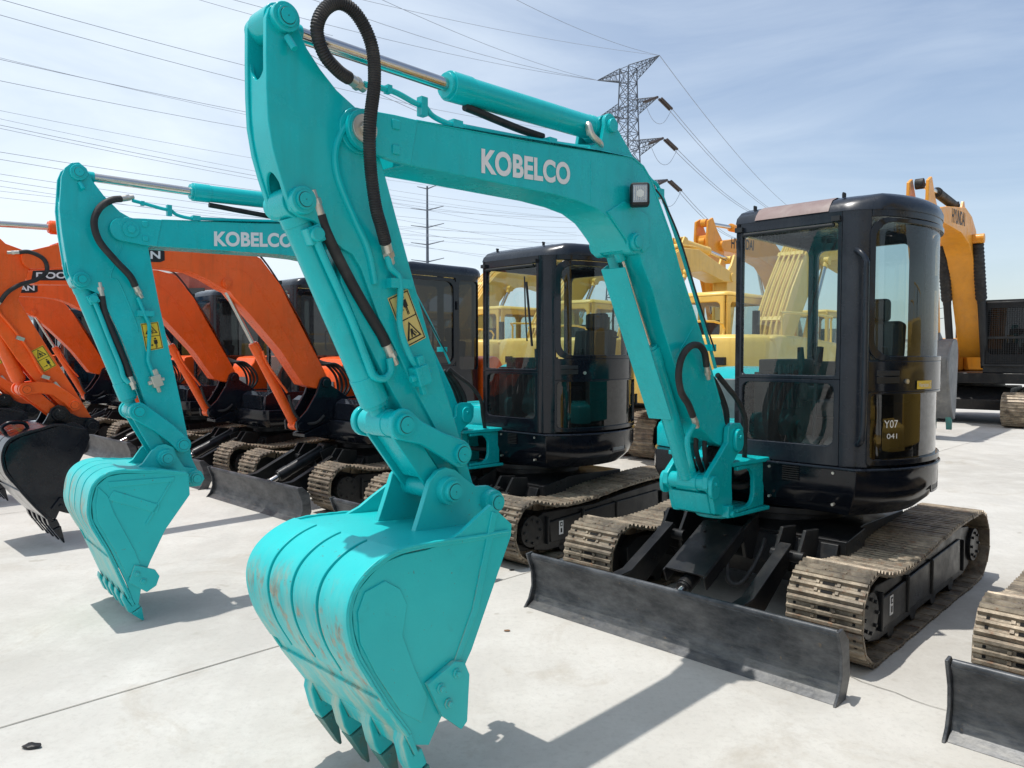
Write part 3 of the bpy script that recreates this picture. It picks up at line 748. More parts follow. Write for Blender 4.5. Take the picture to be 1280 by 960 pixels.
# ------------------------------------------------------------------ undercarriage + blade shared by the compact machines
def undercarriage(root, hose_=True, guard=True):
    crawler(root, .78, sticker=True); crawler(root, -.78)
    u = MB()
    u.prism([(.62, .22), (.70, .34), (.62, .50), (.2, .56), (-.55, .54), (-.62, .25)], -.60, .60)
    u.cyl((0, 0, .52), (0, 0, .67), .42, 32); u.cyl((0, 0, .60), (0, 0, .645), .50, 40)
    u.prism([(.60, .30), (.60, .52), (.30, .56), (.30, .30)], -.64, .64)
    for y in (.47, .33, -.33, -.47): u.prism([(.62, .28), (.86, .36), (.90, .46), (.80, .60), (.62, .58)], y - .012, y + .012)
    for y in (.08, -.10): u.prism([(.60, .30), (.78, .36), (.84, .54), (.62, .62)], y - .014, y + .014)
    u.build('undercarriage_frame', DARK, root, bevel=.006)
    b = MB()
    b.prism([(1.655, .0), (1.60, .035), (1.572, .11), (1.572, .19), (1.595, .27), (1.625, .318), (1.61, .34), (1.585, .335), (1.545, .26), (1.53, .18), (1.54, .08), (1.60, .0)], -.985, .985)
    for sg in (1, -1): b.prism([(1.675, .0), (1.63, .05), (1.60, .13), (1.605, .22), (1.64, .31), (1.655, .35), (1.60, .355), (1.52, .28), (1.50, .1), (1.55, .0)], sg * .985, sg * 1.0)
    b.cyl((1.61, -.98, .332), (1.61, .98, .332), .017, 12)
    bl = b.build('dozer_blade', BLADE, root, bevel=.004)
    for sg in (1, -1):
        a = MB(); y = sg * .40
        a.prism([(1.54, .30), (1.54, .08), (1.38, .07), (.92, .36), (.84, .42), (.84, .50), (.92, .52), (1.36, .30)], y - .014, y + .014)
        a.prism([(1.50, .302), (1.37, .312), (.90, .532), (.90, .518), (1.37, .298), (1.50, .288)], y - .035, y + .035)
        a.cyl((.87, y - .10, .45), (.87, y + .10, .45), .035, 16)
        a.build('push_arm', DARK, bl, bevel=.004)
    if not guard:
        cylinder(root, 'blade_cylinder', Matrix.Identity(4), (.72, .56), (1.50, .22), .062, .03, (1.28, .315), DARK, y=-.02)
        return
    c = MB(); q = Matrix.Rotation(math.atan2(.26, .55), 4, 'Y')
    c.box((1.10, -.02, .465), (.50, .27, .014), q); c.box((1.10, .115, .42), (.50, .012, .085), q); c.box((1.10, -.155, .42), (.50, .012, .085), q)
    for dx, dy in ((.0, 0), (-.14, -.07), (-.14, .07)): c.cyl(q @ Vector((dx, dy, .0)) + Vector((1.10, -.02, .465)), q @ Vector((dx, dy, .018)) + Vector((1.10, -.02, .465)), .012, 8)
    c.build('cylinder_guard', DARK, bl, bevel=.004)
    cylinder(root, 'blade_cylinder', Matrix.Identity(4), (.80, .50), (1.50, .20), .045, .024, (1.32, .277), DARK, y=-.02)
    if hose_: hose(root, [(.80, .22, .50), (.90, .25, .46), (1.0, .24, .36), (1.08, .20, .28), (1.10, .14, .30), (1.04, .10, .40)], .014, fit=False)

HOUSE_ARC = .93
def round_plan(x_front=.62, r=.93, n=14):
    a = math.degrees(math.asin(.69 / r)); 
    left = arcpts(0, 0, r, a, 178, n * 2); right = arcpts(0, 0, r, 182, 360 - a, n * 2)
    return [(x_front, -.655), (x_front, .655)] + left + right

# ------------------------------------------------------------------ compact teal machine
def teal_machine(name, label, swing, V, loc, yaw):
    root = empty(name, loc, yaw, label, 'excavator', 'teal compact excavators in the front row')
    P = Vector((.95, -.02, 0)); M = Matrix.Translation(P) @ Matrix.Rotation(R(swing), 4, 'Z') @ Matrix.Translation((-.95, 0, 0))
    undercarriage(root)
    # house
    h = MB(); fill_plan(h, round_plan(), .665, .965, ch0=.13, cham=.075)
    for z in (.70,): pass
    house = h.build('upper_body', BLACK, root, bevel=.006, sharp=40)
    tr = MB(); tp = arcpts(0, 0, .934, 47.5, 178, 26); tr.tube([(.622, -.10, .958), (.624, .40, .958), (.624, .62, .958), (.629, .672, .958)] + [(x, y, .958) for x, y in tp], .0085, 8, 1); tr.build('trim_strip', CABP, house)
    for (y_, z_) in ((.16, .93), (.56, .93), (.16, .74), (.56, .74)):
        bt_ = MB(); bt_.cyl((.60, y_, z_), (.628, y_, z_), .009, 8); bt_.build('panel_bolt', ZINC, house)
    v = MB()
    for i in range(7): v.box((.626, .30 + 0, .862 + i * .0135), (.012, .105, .006))
    v.build('vent_grille', INK, house)
    v = MB(); v.prism([(.28, .84), (.28, .93), (.44, .93), (.44, .84)], -.0, .01)
    sk = Path(arcpts(0, 0, .93, 84, 110, 6)); pm = lambda u, z, d: Vector((*sk.at(u, d), z))
    v = MB(); v.ring(pm, (.08, .78, .30, .92, .015), (.095, .795, .285, .905, .012), -.008); v.mi = 1; v.sheet(pm, .09, .79, .29, .91, -.003)
    v.build('side_hatch', [BLACK, GREYST], house)
    # right body: cover + hood
    hd = MB()
    rp = [(.50, -.20), (.50, -.66), (.46, -.79)] + arcpts(0, 0, .91, -62, -100, 8) + [(-.16, -.20)]
    fill_plan(hd, rp, .968, 1.15, ch1=.05, cham=.03)
    hd.build('tank_cover', TEAL, root, bevel=.004, sharp=40)
    hd = MB(); hp = smooth2([(-.18, .97), (-.17, 1.25), (-.20, 1.42), (-.30, 1.51), (-.45, 1.535), (-.80, 1.53), (-.88, 1.45), (-.90, 1.2), (-.90, .97)], 3)
    hd.prism(hp, -.78, -.14); hd.prism([(-.66, .97), (-.66, 1.42), (-.84, 1.42), (-.89, .97)], -.14, .25)
    hood = hd.build('engine_hood', TEAL, root, bevel=.01)
    hf = MB(); hf.box((-.163, -.45, 1.22), (.020, .58, .46)); hf.build('hood_front_panel', GREYST, hood, bevel=.01)
    V.setdefault('x', 0); make_cab(root, 'round', CABP if V['faded'] else BLACK, CABP, GFRONT, V['glassd'], .967, V['roof'], door_mats=BLACK, faded=V['faded'],
             opt=dict(decal=V['faded'], rail=V['faded'], wiper=not V['faded'], band=(1.42, 1.60), frit=V.get('frit', .034), glowd=GDARK if V['faded'] else GVDARK))
    # swing bracket (fixed to the house)
    br = MB()
    for y0, y1 in ((.085, .115), (-.175, -.145)):
        br.prism([(.60, .672), (.60, .955), (.95, .955), (.95, .93), (.80, .93), (.755, .90), (.735, .86), (.735, .76), (.755, .72), (.80, .695), (.95, .695), (.95, .672)], y0, y1)
    top = [(.58, .15), (.58, -.45), (.66, -.52), (.76, -.50), (.80, -.30), (.90, -.17)] + arcpts(.96, -.02, .13, -80, 80, 8) + [(.88, .12)]
    br.prism(top, .957, .985, 'z'); br.prism([(x, y * .98) for x, y in top], .645, .670, 'z')
    br.cyl((.96, -.02, .64), (.96, -.02, .99), .06, 20)
    bk = br.build('swing_bracket', TEAL, root, bevel=.006)
    sc = MB(); sc.cyl((.72, -.42, .80), (.72, -.30, .80), .07, 18); sc.cyl((.72, -.30, .80), (.3, -.22, .80), .055, 18); sc.build('swing_cylinder', DARK, root)
    # swing post
    po = MB()
    plate = [(1.10, 1.17), (1.10, 1.12), (1.20, 1.04), (1.30, .965), (1.335, .935), (1.34, .87), (1.28, .83), (1.26, .77), (1.24, .71), (1.14, .685), (1.05, .70), (1.04, .78), (1.05, .88), (1.05, .98), (.99, 1.03), (.94, 1.06), (.915, 1.10), (.91, 1.19), (.95, 1.225), (1.04, 1.23), (1.09, 1.21)]
    for sg in (1, -1): po.prism(plate, sg * .115, sg * .150)
    po.prism([(1.02, .70), (1.03, .95), (1.12, .96), (1.19, .86), (1.29, .83), (1.25, .71), (1.15, .68)], -.12, .12)
    po.cyl((1.285, -.155, .895), (1.285, .155, .895), .048, 24)
    po.cyl((.955, -.02 + .02, .66), (.955, .0, 1.0), .075, 20)
    for (x, z) in ((1.285, .895), (1.0, 1.145)):
        for sg in (1, -1): po.prism(arcpts(x, z, .048, 0, 180, 8) + arcpts(x, z - .04, .048, 180, 360, 8), sg * .150, sg * .175); po.cyl((x + .0, sg * .170, z), (x, sg * .185, z), .014, 6)
    for sg in (1, -1): po.box((1.13, sg * .165, .715), (.06, .05, .07)); po.cyl((1.13, sg * .19, .70), (1.13, sg * .21, .70), .02, 8)
    po.cyl((1.0, -.11, 1.145), (1.0, .11, 1.145), .05, 20)
    po.build('swing_post', TEAL, root, bevel=.006, M=M)
    # ---- boom
    bt = [(3.608, 2.497), (3.495, 2.511), (3.403, 2.514), (3.214, 2.524), (2.806, 2.556), (2.55, 2.585), (2.30, 2.612), (2.02, 2.628), (1.93, 2.60), (1.865, 2.548), (1.77, 2.42), (1.672, 2.283), (1.582, 2.111), (1.45, 1.91), (1.321, 1.714), (1.20, 1.51), (1.10, 1.323), (1.06, 1.225), (1.01, 1.195), (.955, 1.17), (.945, 1.12), (.985, 1.085), (1.03, 1.08)]
    bb = [(1.10, 1.09), (1.20, 1.13), (1.40, 1.26), (1.60, 1.55), (1.74, 1.78), (1.84, 1.98), (1.93, 2.10), (1.955, 2.15), (2.00, 2.155), (2.06, 2.165), (2.09, 2.20), (2.14, 2.245), (2.22, 2.30), (2.32, 2.335), (2.45, 2.350), (2.623, 2.356), (3.0, 2.350), (3.256, 2.346), (3.456, 2.341), (3.60, 2.362)]
    nose = arcpts(3.628, 2.431, .072, -75, 100, 10)
    bo = MB()
    dz = V['dboom']; 
    body = [p for p in bt if p[0] < 3.45] + [(x, z) for x, z in bb if x < 3.48]
    ang = V['brot']; cb, sb = math.cos(R(ang)), math.sin(R(ang))
    def BR(p): x, z = p[0] - 1.0, p[1] - 1.145; return (1.0 + x * cb - z * sb, 1.145 + x * sb + z * cb)
    def BR3(p): x, z = BR((p[0], p[2])); return (x, p[1], z)
    bo.prism([BR(p) for p in body], -.108, .108)
    # side plates stand proud of the flanges
    for sg in (1, -1): bo.prism([BR(p) for p in ([(3.395, 2.5145), (3.50, 2.511)] + nose[::-1] + [(3.50, 2.343), (3.43, 2.343)])], sg * .088, sg * .114)
    for sg in (1, -1): # forked nose cheeks + bolt pads
        for z in (2.475, 2.385): bo.box((*BR((3.50, z))[:1], sg * .116, BR((3.50, z))[1]), (.035, .012, .035), Matrix.Rotation(-R(ang), 4, 'Y'))
    # top flange lip on the raised part
    fl = [(3.40, 2.517), (2.806, 2.559), (2.30, 2.615), (2.02, 2.631), (1.93, 2.604), (1.865, 2.552), (1.672, 2.287), (1.582, 2.114), (1.321, 1.717), (1.12, 1.36)]
    fl2 = [(x + .008, z - .010) for x, z in fl]
    bo.prism([BR(p) for p in fl + fl2[::-1]], -.112, .112)
    # cylinder eye lugs under the bend
    ex, ez = 2.017, 2.208
    for sg in (1, -1):
        bo.prism([BR(p) for p in [(2.24, 2.33), (2.10, 2.40), (1.90, 2.36), (1.88, 2.20), (1.94, 2.16)] + arcpts(ex, ez, .062, 200, 360, 8)], sg * .07, sg * .118)
        x_, z_ = BR((ex, ez)); bo.cyl((x_, sg * .11, z_), (x_, sg * .140, z_), .046, 20); bo.cyl((x_, sg * .138, z_), (x_, sg * .148, z_), .032, 20)
        # arm cylinder foot bracket
        bo.prism([BR(p) for p in [(2.40, 2.595), (2.25, 2.67), (2.228, 2.755)] + arcpts(2.18, 2.765, .05, 10, 170, 8) + [(2.12, 2.75), (1.98, 2.632)]], sg * .065, sg * .088)
        x_, z_ = BR((2.18, 2.755)); bo.cyl((x_, sg * .085, z_), (x_, sg * .108, z_), .034, 20)
    # shallow weld seams on the plate
    for a in ((2.93,), ): pass
    bo.mi = 0
    boom = bo.build('boom', TEAL, root, bevel=.005, M=M)
    sm = MB()
    for x in (2.90, 2.36): 
        p = BR((x, 2.36)); q = BR((x + .0, 2.55)); sm.cyl((p[0], .1085, p[1]), (q[0], .1085, q[1]), .0025, 6)
    p = BR((1.62, 1.62)); q = BR((1.43, 1.80)); sm.cyl((p[0], .1085, p[1]), (q[0], .1085, q[1]), .003, 6); sm.build('weld_seam', TEAL, boom)
    xa, xb = BR((3.07, 2.374)), BR((2.515, 2.413))
    lettering('KOBELCO', xa[0], xa[1], xb[0], xb[1], .100, .1105, boom, WHITE, bold=.038, spacing=1.03)
    # work lamp
    lx, lz = BR((2.025, 2.43))
    la = MB(); q = Matrix.Rotation(R(48), 4, 'Z')
    la.box((lx + .02, .165, lz), (.07, .095, .115), Matrix.Rotation(R(38), 4, 'Z')); la.box((lx, .115, lz - .01), (.03, .05, .03)); lamp = la.build('work_lamp', INNER, root, bevel=.02, M=M, seg=3)
    ln = MB(); ln.box((lx + .024, .168, lz), (.072, .070, .085), Matrix.Rotation(R(38), 4, 'Z')); ln.mi = 1; q_ = Matrix.Translation((lx + .024, .168, lz)) @ Matrix.Rotation(R(38), 4, 'Z')
    for k_ in range(-3, 4): ln.cyl(q_ @ Vector((.037, k_ * .009, -.034)), q_ @ Vector((.037, k_ * .009, .034)), .0022, 6)
    ln.cyl(q_ @ Vector((.030, 0, 0)), q_ @ Vector((.0385, 0, 0)), .019, 20)
    ln.build('lamp_lens', [CHROMER, LENS], lamp, bevel=.008)
    # pipes on the boom
    pipe(boom, [(V['bighose'][-1][0] - .07, V['bighose'][-1][1] - .01, V['bighose'][-1][2])] + [BR3(p) for p in [(3.48, .07, 2.61), (3.38, .07, 2.592), (3.33, .07, 2.588), (3.29, .07, 2.562), (3.21, .07, 2.55), (3.13, .07, 2.555), (2.8, .07, 2.578), (2.45, .07, 2.61), (2.30, .07, 2.632)]], .011, TEAL,
         clamps=[(BR3((3.34, .07, 2.585)), (.03, .03, .07)), (BR3((3.17, .06, 2.55)), (.05, .05, .04)), (BR3((2.6, .06, 2.60)), (.05, .05, .03)), (BR3((3.50, .07, 2.611)), (.02, .028, .028))])
    pipe(boom, [BR3(p) for p in [(1.98, -.04, 2.68), (1.88, .04, 2.62), (1.79, .06, 2.56), (1.71, .06, 2.52), (1.52, .06, 2.26), (1.33, .06, 1.96), (1.17, .06, 1.69), (1.10, .06, 1.56)]], .010, TEAL,
         clamps=[(BR3((1.72, .05, 2.50)), (.05, .06, .05)), (BR3((1.17, .05, 1.68)), (.05, .08, .04))])
    pipe(boom, [BR3(p) for p in [(1.90, .09, 2.60), (1.84, .10, 2.52), (1.74, .10, 2.46), (1.55, .09, 2.27), (1.36, .09, 1.96), (1.16, .09, 1.66)]], .005, RUBBER, name='lamp_cable')
    # boom cylinder
    cylinder(root, 'boom_cylinder', M, (1.285, .895), BR((ex, ez)), .052, .022, (1.70, 1.665), TEAL)
    ax = Vector((BR((ex, ez))[0] - 1.285, BR((ex, ez))[1] - .895)).normalized(); px = Vector((ax.y, -ax.x))
    g = MB(); a = Vector((1.285, .895)) + px * .066 + ax * .48; b = Vector((1.285, .895)) + px * .066 + ax * 1.40
    g.prism([tuple(a), tuple(b), tuple(b + px * .008), tuple(a + px * .008)], -.085, .066)
    g.prism([tuple(b - ax * .06 - px * .05), tuple(b - px * .05), tuple(b), tuple(b - ax * .06)], -.085, -.075)
    g.build('rod_guard', TEAL, root, bevel=.002, M=M)
    # arm cylinder
    cylinder(root, 'arm_cylinder', M, BR((2.18, 2.755)), V['top'], .056, .027, (V['gland'][0], V['gland'][1]), TEAL, bush=.055)
    ac = MB(); a = Vector(BR((3.12, 2.69))); 
    hose(root, [BR3(p) for p in [(3.06, .0, 2.665), (2.98, .0, 2.66), (2.88, .0, 2.652), (2.73, .0, 2.642), (2.60, .02, 2.63)]], .017, M=M, fit=False)
    pipe(root, [BR3(p) for p in [(2.30, .05, 2.70), (2.34, .075, 2.73), (2.33, .09, 2.68), (2.27, .09, 2.655), (2.24, .07, 2.645)]], .015, ZINC, name='elbow_fitting', M=M)
    # ---- arm
    am = MB(); A = V['arm']
    for sg in (1, -1): am.prism(A['plate'], sg * .052, sg * .075)
    am.prism([(x - .07, min(z, 2.50)) if (z > 2.24 and x > 3.85) else (x, z) for x, z in A['core']], -.058, .058)
    # front web with rounded cut-outs at both ends
    wf = smooth2(A['web'], 3); zz0, zz1 = wf[0][1], wf[-1][1]; ny_, nz_ = 12, 14
    def wx(z):
        for (xa, za), (xb, zb) in zip(wf, wf[1:]):
            if min(za, zb) <= z <= max(za, zb): return xa + (xb - xa) * ((z - za) / (zb - za) if zb != za else 0)
        return wf[0][0] if z > zz0 else wf[-1][0]
    G = []
    for i in range(ny_ + 1):
        y = -.054 + .108 * i / ny_; k_ = math.sqrt(max(0, 1 - (y / .0545) ** 2)); zt_ = zz0 - .085 * k_; zb_ = zz1 + .11 * k_
        G.append([[am.bm.verts.new((wx(zb_ + (zt_ - zb_) * j / nz_) - d_, y, zb_ + (zt_ - zb_) * j / nz_)) for d_ in (.008, .022)] for j in range(nz_ + 1)])
    fs_ = []
    for i in range(ny_):
        for j in range(nz_):
            for d_ in (0, 1): fs_.append(am._f([G[i][j][d_], G[i + 1][j][d_], G[i + 1][j + 1][d_], G[i][j + 1][d_]]))
        for j in (0, nz_): fs_.append(am._f([G[i][j][0], G[i + 1][j][0], G[i + 1][j][1], G[i][j][1]]))
    bmesh.ops.recalc_face_normals(am.bm, faces=[f for f in fs_ if f])
    if A.get('lower'): am.prism(A['lower'], -.068, .068)
    for (x, z), r in ((V['top'], .046), (V['lug'], .044)):
        for sg in (1, -1): am.cyl((x, sg * .07, z), (x, sg * .100, z), r * 1.05, 26)
    am.cyl((V['lug'][0], -.055, V['lug'][1]), (V['lug'][0], .055, V['lug'][1]), .045, 20)
    bx, bz = V['bp']
    for sg in (1, -1): am.cyl((bx, sg * .05, bz), (bx, sg * .086, bz), .080, 30)
    kx, kz = V['armpin']; am.cyl((kx, -.10, kz), (kx, .10, kz), .046, 22)
    arm = am.build('arm', TEAL, root, bevel=.005, M=M)
    for (x, z), r in ((V['top'], .034), (V['lug'], .032)):
        for sg in (1, -1): pn = MB(); pinm(pn, x, z, sg * .095, sg * .108, r); pn.build('pivot_pin', [TEAL, INK], arm, bevel=.002)
    for sg in (1, -1): pn = MB(); pn.cyl((bx, sg * .11, bz), (bx, sg * .124, bz), .050, 26); pn.cyl((bx, sg * .12, bz), (bx, sg * .136, bz), .026, 6); pn.build('pivot_pin', [ZINC if V['faded'] else TEAL], arm, bevel=.002)
    pn = MB(); pn.cyl((V['top'][0] - .005, .09, V['top'][1] - .06), (V['top'][0] - .02, .11, V['top'][1] - .10), .012, 8); pn.build('lock_bolt', TEAL, arm)
    if A.get('rib'): pipe(arm, [(x, .078, z) for x, z in A['rib']], .013, TEAL, name='weld_rib')
    if A.get('seam'): pipe(arm, [(x, .0755, z) for x, z in A['seam']], .0035, TEAL, name='weld_seam')
    sticker(arm, A['label'], [V['stick'], INK], y=.0755, flip=not V['faded'])
    pipe(arm, [(x, .100, z) for x, z in A['pipe']], .012, TEAL, clamps=[((A['clamp'][0], .092, A['clamp'][1]), (.10, .035, .035))])
    vb = MB(); q = Matrix.Rotation(R(18), 4, 'Y'); (x, z) = A['block']
    vb.box((x, .105, z), (.06, .055, .075), q); vb.box((x + .005, .108, z + .05), (.03, .03, .05), q); vb.cyl((x + .025, .11, z - .01), (x + .05, .11, z - .015), .015, 8); vb.box((x - .012, .105, z - .055), (.022, .022, .04), q)
    vb.cyl((x - .03, .11, z + .01), (x - .048, .11, z + .012), .012, 8)
    vb.build('shut_off_valve', V['valve'], arm, bevel=.004)
    # bucket cylinder
    cylinder(root, 'bucket_cylinder', M, V['lug'], V['lt'], .052, .026, V['bgl'], TEAL, bush=.05)
    pipe(root, [(x, .075, z) for x, z in V['cpipe']], .014, TEAL, M=M)
    pb = MB(); x, z = V['cpipe'][0]; pb.box((x, .05, z), (.06, .07, .06), Matrix.Rotation(R(25), 4, 'Y')); pb.cyl((x, .06, z), (x, .10, z), .026, 12); pb.build('port_block', TEAL, root, bevel=.006, M=M)
    hose(root, [(x, .065, z) for x, z in V['chose']], .020, M=M, ribs=.0)
    # links
    for sg in (1, -1):
        l = MB(); l.prism(V['idler'], sg * .105, sg * .135)
        l.build('idler_link', TEAL, root, bevel=.008, M=M)
    l = MB(); T = Vector(V['lt']); Bk = Vector(V['lb']); d = (Bk - T).normalized(); n_ = Vector((d.y, -d.x))
    for sg in (1, -1):
        l.prism([tuple(T + n_ * .045 - d * .02), tuple(Bk + n_ * .042), tuple(Bk + d * .04), tuple(Bk - n_ * .042), tuple(T - n_ * .045 - d * .02)], sg * .070, sg * .088)
    l.prism([tuple(T + n_ * .02 + d * .06), tuple(Bk + n_ * .02 - d * .07), tuple(Bk - n_ * .02 - d * .07), tuple(T - n_ * .02 + d * .06)], -.07, .07)
    l.cyl((T.x, -.10, T.y), (T.x, .10, T.y), .050, 24); l.cyl((Bk.x, -.10, Bk.y), (Bk.x, .10, Bk.y), .045, 24)
    l.build('bucket_link', TEAL, root, bevel=.004, M=M)
    for (x, z), r in ((V['lt'], .040), (V['ia'], .040)):
        for sg in (1, -1): pn = MB(); pinm(pn, x, z, sg * .13, sg * .150, r); pn.build('link_pin', [TEAL, INK], root, bevel=.002, M=M)
    K = V['bucket']
    make_bucket(root, M, TEALB, K['side'], K['shell'], .33, K['ears'], [(V['lb'], .040), (V['armpin'], .036)], K['lip'], K['tip'], V['ny'], K['cutter'], V['toothmat'], panel=K.get('panel'))
    # hoses
    hose(root, V['bighose'], .022 if V['faded'] else .021, M=M, ribs=.0085 if V['faded'] else 0)
    if V['faded']:
        hose(root, [(1.36, .15, 1.575), (1.40, .16, 1.65), (1.47, .165, 1.69), (1.56, .165, 1.685), (1.64, .165, 1.63), (1.675, .165, 1.54), (1.64, .16, 1.44), (1.56, .155, 1.37), (1.50, .15, 1.30)], .019, M=M)
        pipe(root, [(1.47, .14, 1.25), (1.52, .13, 1.18), (1.51, .13, 1.10), (1.46, .12, 1.02), (1.42, .10, .99)], .016, TEAL, M=M)
    for k, (dy, dr) in enumerate(((.05, 0), (.0, .02), (-.05, .01))):
        hose(root, [(1.12, dy, 1.50), (1.02, dy, 1.40), (.94, dy, 1.27 - dr), (.93, dy * .6, 1.12), (1.05, dy * .6, 1.0), (.98, dy * .5, .86), (.78, dy, .80), (.6, dy, .80)], .018, M=M, ribs=.012, fit=False)
        hose(root, [(1.16 + .03 * k, dy * .9, 1.22), (1.19 + .02 * k, dy * .9, 1.08), (1.12, dy * .8, .92), (.98, dy * .7, .82)], .015, M=M, fit=False)
    hose(root, [(1.13, .09, 1.52), (1.02, .10, 1.44), (.90, .10, 1.36), (.80, .10, 1.24), (.76, .08, 1.10), (.72, .06, .98)], .016, M=M, fit=False, ribs=.012)
    return root

ARM1 = dict(
    web=[(3.980, 2.63), (3.981, 2.55), (3.980, 2.45), (3.975, 2.38), (3.960, 2.30), (3.935, 2.22), (3.905, 2.14)],
    plate=[(3.904, 2.783), (3.944, 2.776), (3.968, 2.755), (3.979, 2.72), (3.981, 2.605), (3.981, 2.497), (3.977, 2.397), (3.962, 2.31), (3.94, 2.237), (3.915, 2.165), (3.899, 2.122), (3.867, 2.105), (3.84, 2.100), (3.81, 2.095), (3.754, 2.048), (3.704, 2.015), (3.661, 1.997), (3.625, 1.949), (3.55, 1.778), (3.486, 1.68), (3.386, 1.51), (3.25, 1.30), (3.12, 1.10), (3.06, 1.0), (3.015, 1.02), (3.02, 1.06), (3.088, 1.113), (3.204, 1.427), (3.246, 1.527), (3.306, 1.684), (3.394, 1.934), (3.471, 2.156), (3.521, 2.304), (3.575, 2.44), (3.629, 2.505), (3.72, 2.554), (3.782, 2.607), (3.833, 2.663), (3.863, 2.716), (3.88, 2.762)],
    core=[(3.968, 2.58), (3.972, 2.5), (3.968, 2.40), (3.95, 2.30), (3.93, 2.245), (3.84, 2.245), (3.78, 2.19), (3.74, 2.10), (3.70, 2.05), (3.70, 1.90), (3.62, 1.74), (3.52, 1.57), (3.40, 1.38), (3.25, 1.18), (3.15, 1.05), (3.095, 1.12), (3.21, 1.43), (3.31, 1.684), (3.40, 1.934), (3.478, 2.156), (3.53, 2.304), (3.585, 2.43), (3.64, 2.495), (3.73, 2.545), (3.79, 2.595), (3.87, 2.62), (3.93, 2.63)],
    rib=[(3.66, 2.47), (3.70, 2.42), (3.73, 2.34), (3.72, 2.25), (3.66, 2.13), (3.60, 2.02), (3.57, 1.90)],
    label=[(3.514, 1.850), (3.421, 1.890), (3.334, 1.708), (3.427, 1.668)],
    pipe=[(3.53, 2.00), (3.515, 1.96), (3.48, 1.93), (3.472, 1.88), (3.475, 1.82), (3.476, 1.76), (3.46, 1.70), (3.43, 1.64), (3.40, 1.60)],
    clamp=(3.47, 1.905), block=(3.385, 1.565))
V1 = dict(faded=True, roof=2.60, dboom=0, brot=0, glassd=GDOOR, valve=TEAL, stick=STICKP, ny=4, toothmat=TOOTH,
    top=(3.92, 2.733), lug=(3.863, 2.156), bp=(3.636, 2.431), armpin=(3.049, 1.042), lb=(3.278, 1.117), lt=(3.482, 1.386), ia=(3.203, 1.251),
    gland=(3.138, 2.729), bgl=(3.525, 1.475), arm=ARM1,
    cpipe=[(3.81, 2.05), (3.79, 2.00), (3.67, 1.77), (3.60, 1.61), (3.575, 1.565), (3.53, 1.555), (3.50, 1.58), (3.505, 1.63)],
    chose=[(3.512, 1.68), (3.535, 1.72), (3.58, 1.78), (3.65, 1.88), (3.72, 1.99), (3.765, 2.07), (3.785, 2.12)],
    idler=arcpts(3.482, 1.386, .060, -65, 115, 10) + [(3.40, 1.395), (3.30, 1.345)] + arcpts(3.203, 1.251, .055, 115, 295, 10) + [(3.28, 1.235), (3.33, 1.265), (3.40, 1.305)],
    bighose=[(3.545, .11, 2.045), (3.575, .13, 2.09), (3.62, .155, 2.165), (3.655, .175, 2.307), (3.664, .19, 2.437), (3.645, .19, 2.578), (3.65, .18, 2.70), (3.70, .17, 2.785), (3.762, .16, 2.808), (3.815, .15, 2.769), (3.835, .14, 2.705), (3.80, .125, 2.64), (3.735, .11, 2.605), (3.68, .09, 2.600)],
    bucket=dict(
        side=[(3.23, 1.080), (3.118, .989), (3.122, .945), (3.20, .80), (3.329, .557), (3.44, .40), (3.50, .325), (3.535, .275), (3.60, .30), (3.655, .405), (3.70, .47), (3.765, .585), (3.815, .68), (3.840, .765), (3.845, .835), (3.820, .890), (3.735, .958), (3.64, .970), (3.54, .968), (3.444, .980), (3.375, 1.003), (3.31, 1.04)],
        shell=[(3.625, .345), (3.668, .409), (3.72, .485), (3.78, .585), (3.832, .68), (3.858, .765), (3.860, .84), (3.830, .905), (3.765, .955), (3.68, .985), (3.60, .990), (3.48, .985), (3.35, .975), (3.25, .97), (3.14, .965)],
        ears=[(3.44, .965), (3.40, 1.06), (3.36, 1.16), (3.32, 1.195), (3.28, 1.205), (3.23, 1.19), (3.18, 1.15), (3.12, 1.11), (3.05, 1.105), (3.0, 1.08), (2.985, 1.03), (3.01, .985), (3.06, .955), (3.15, .95)],
        lip=(3.590, .265), tip=(3.505, .045),
        panel=[[(3.80, .88), (3.72, .90), (3.66, .86), (3.63, .80), (3.65, .70), (3.60, .57), (3.545, .455), (3.57, .37), (3.66, .44), (3.76, .60), (3.82, .72), (3.828, .82)],
               [(3.23, 1.055), (3.20, 1.045), (3.30, .70), (3.40, .53), (3.42, .54), (3.33, .71)]],
        cutter=([(3.556, .505), (3.43, .548), (3.385, .535), (3.36, .48), (3.372, .31), (3.40, .29), (3.49, .37)], [(3.50, .475), (3.425, .505), (3.465, .41)])))
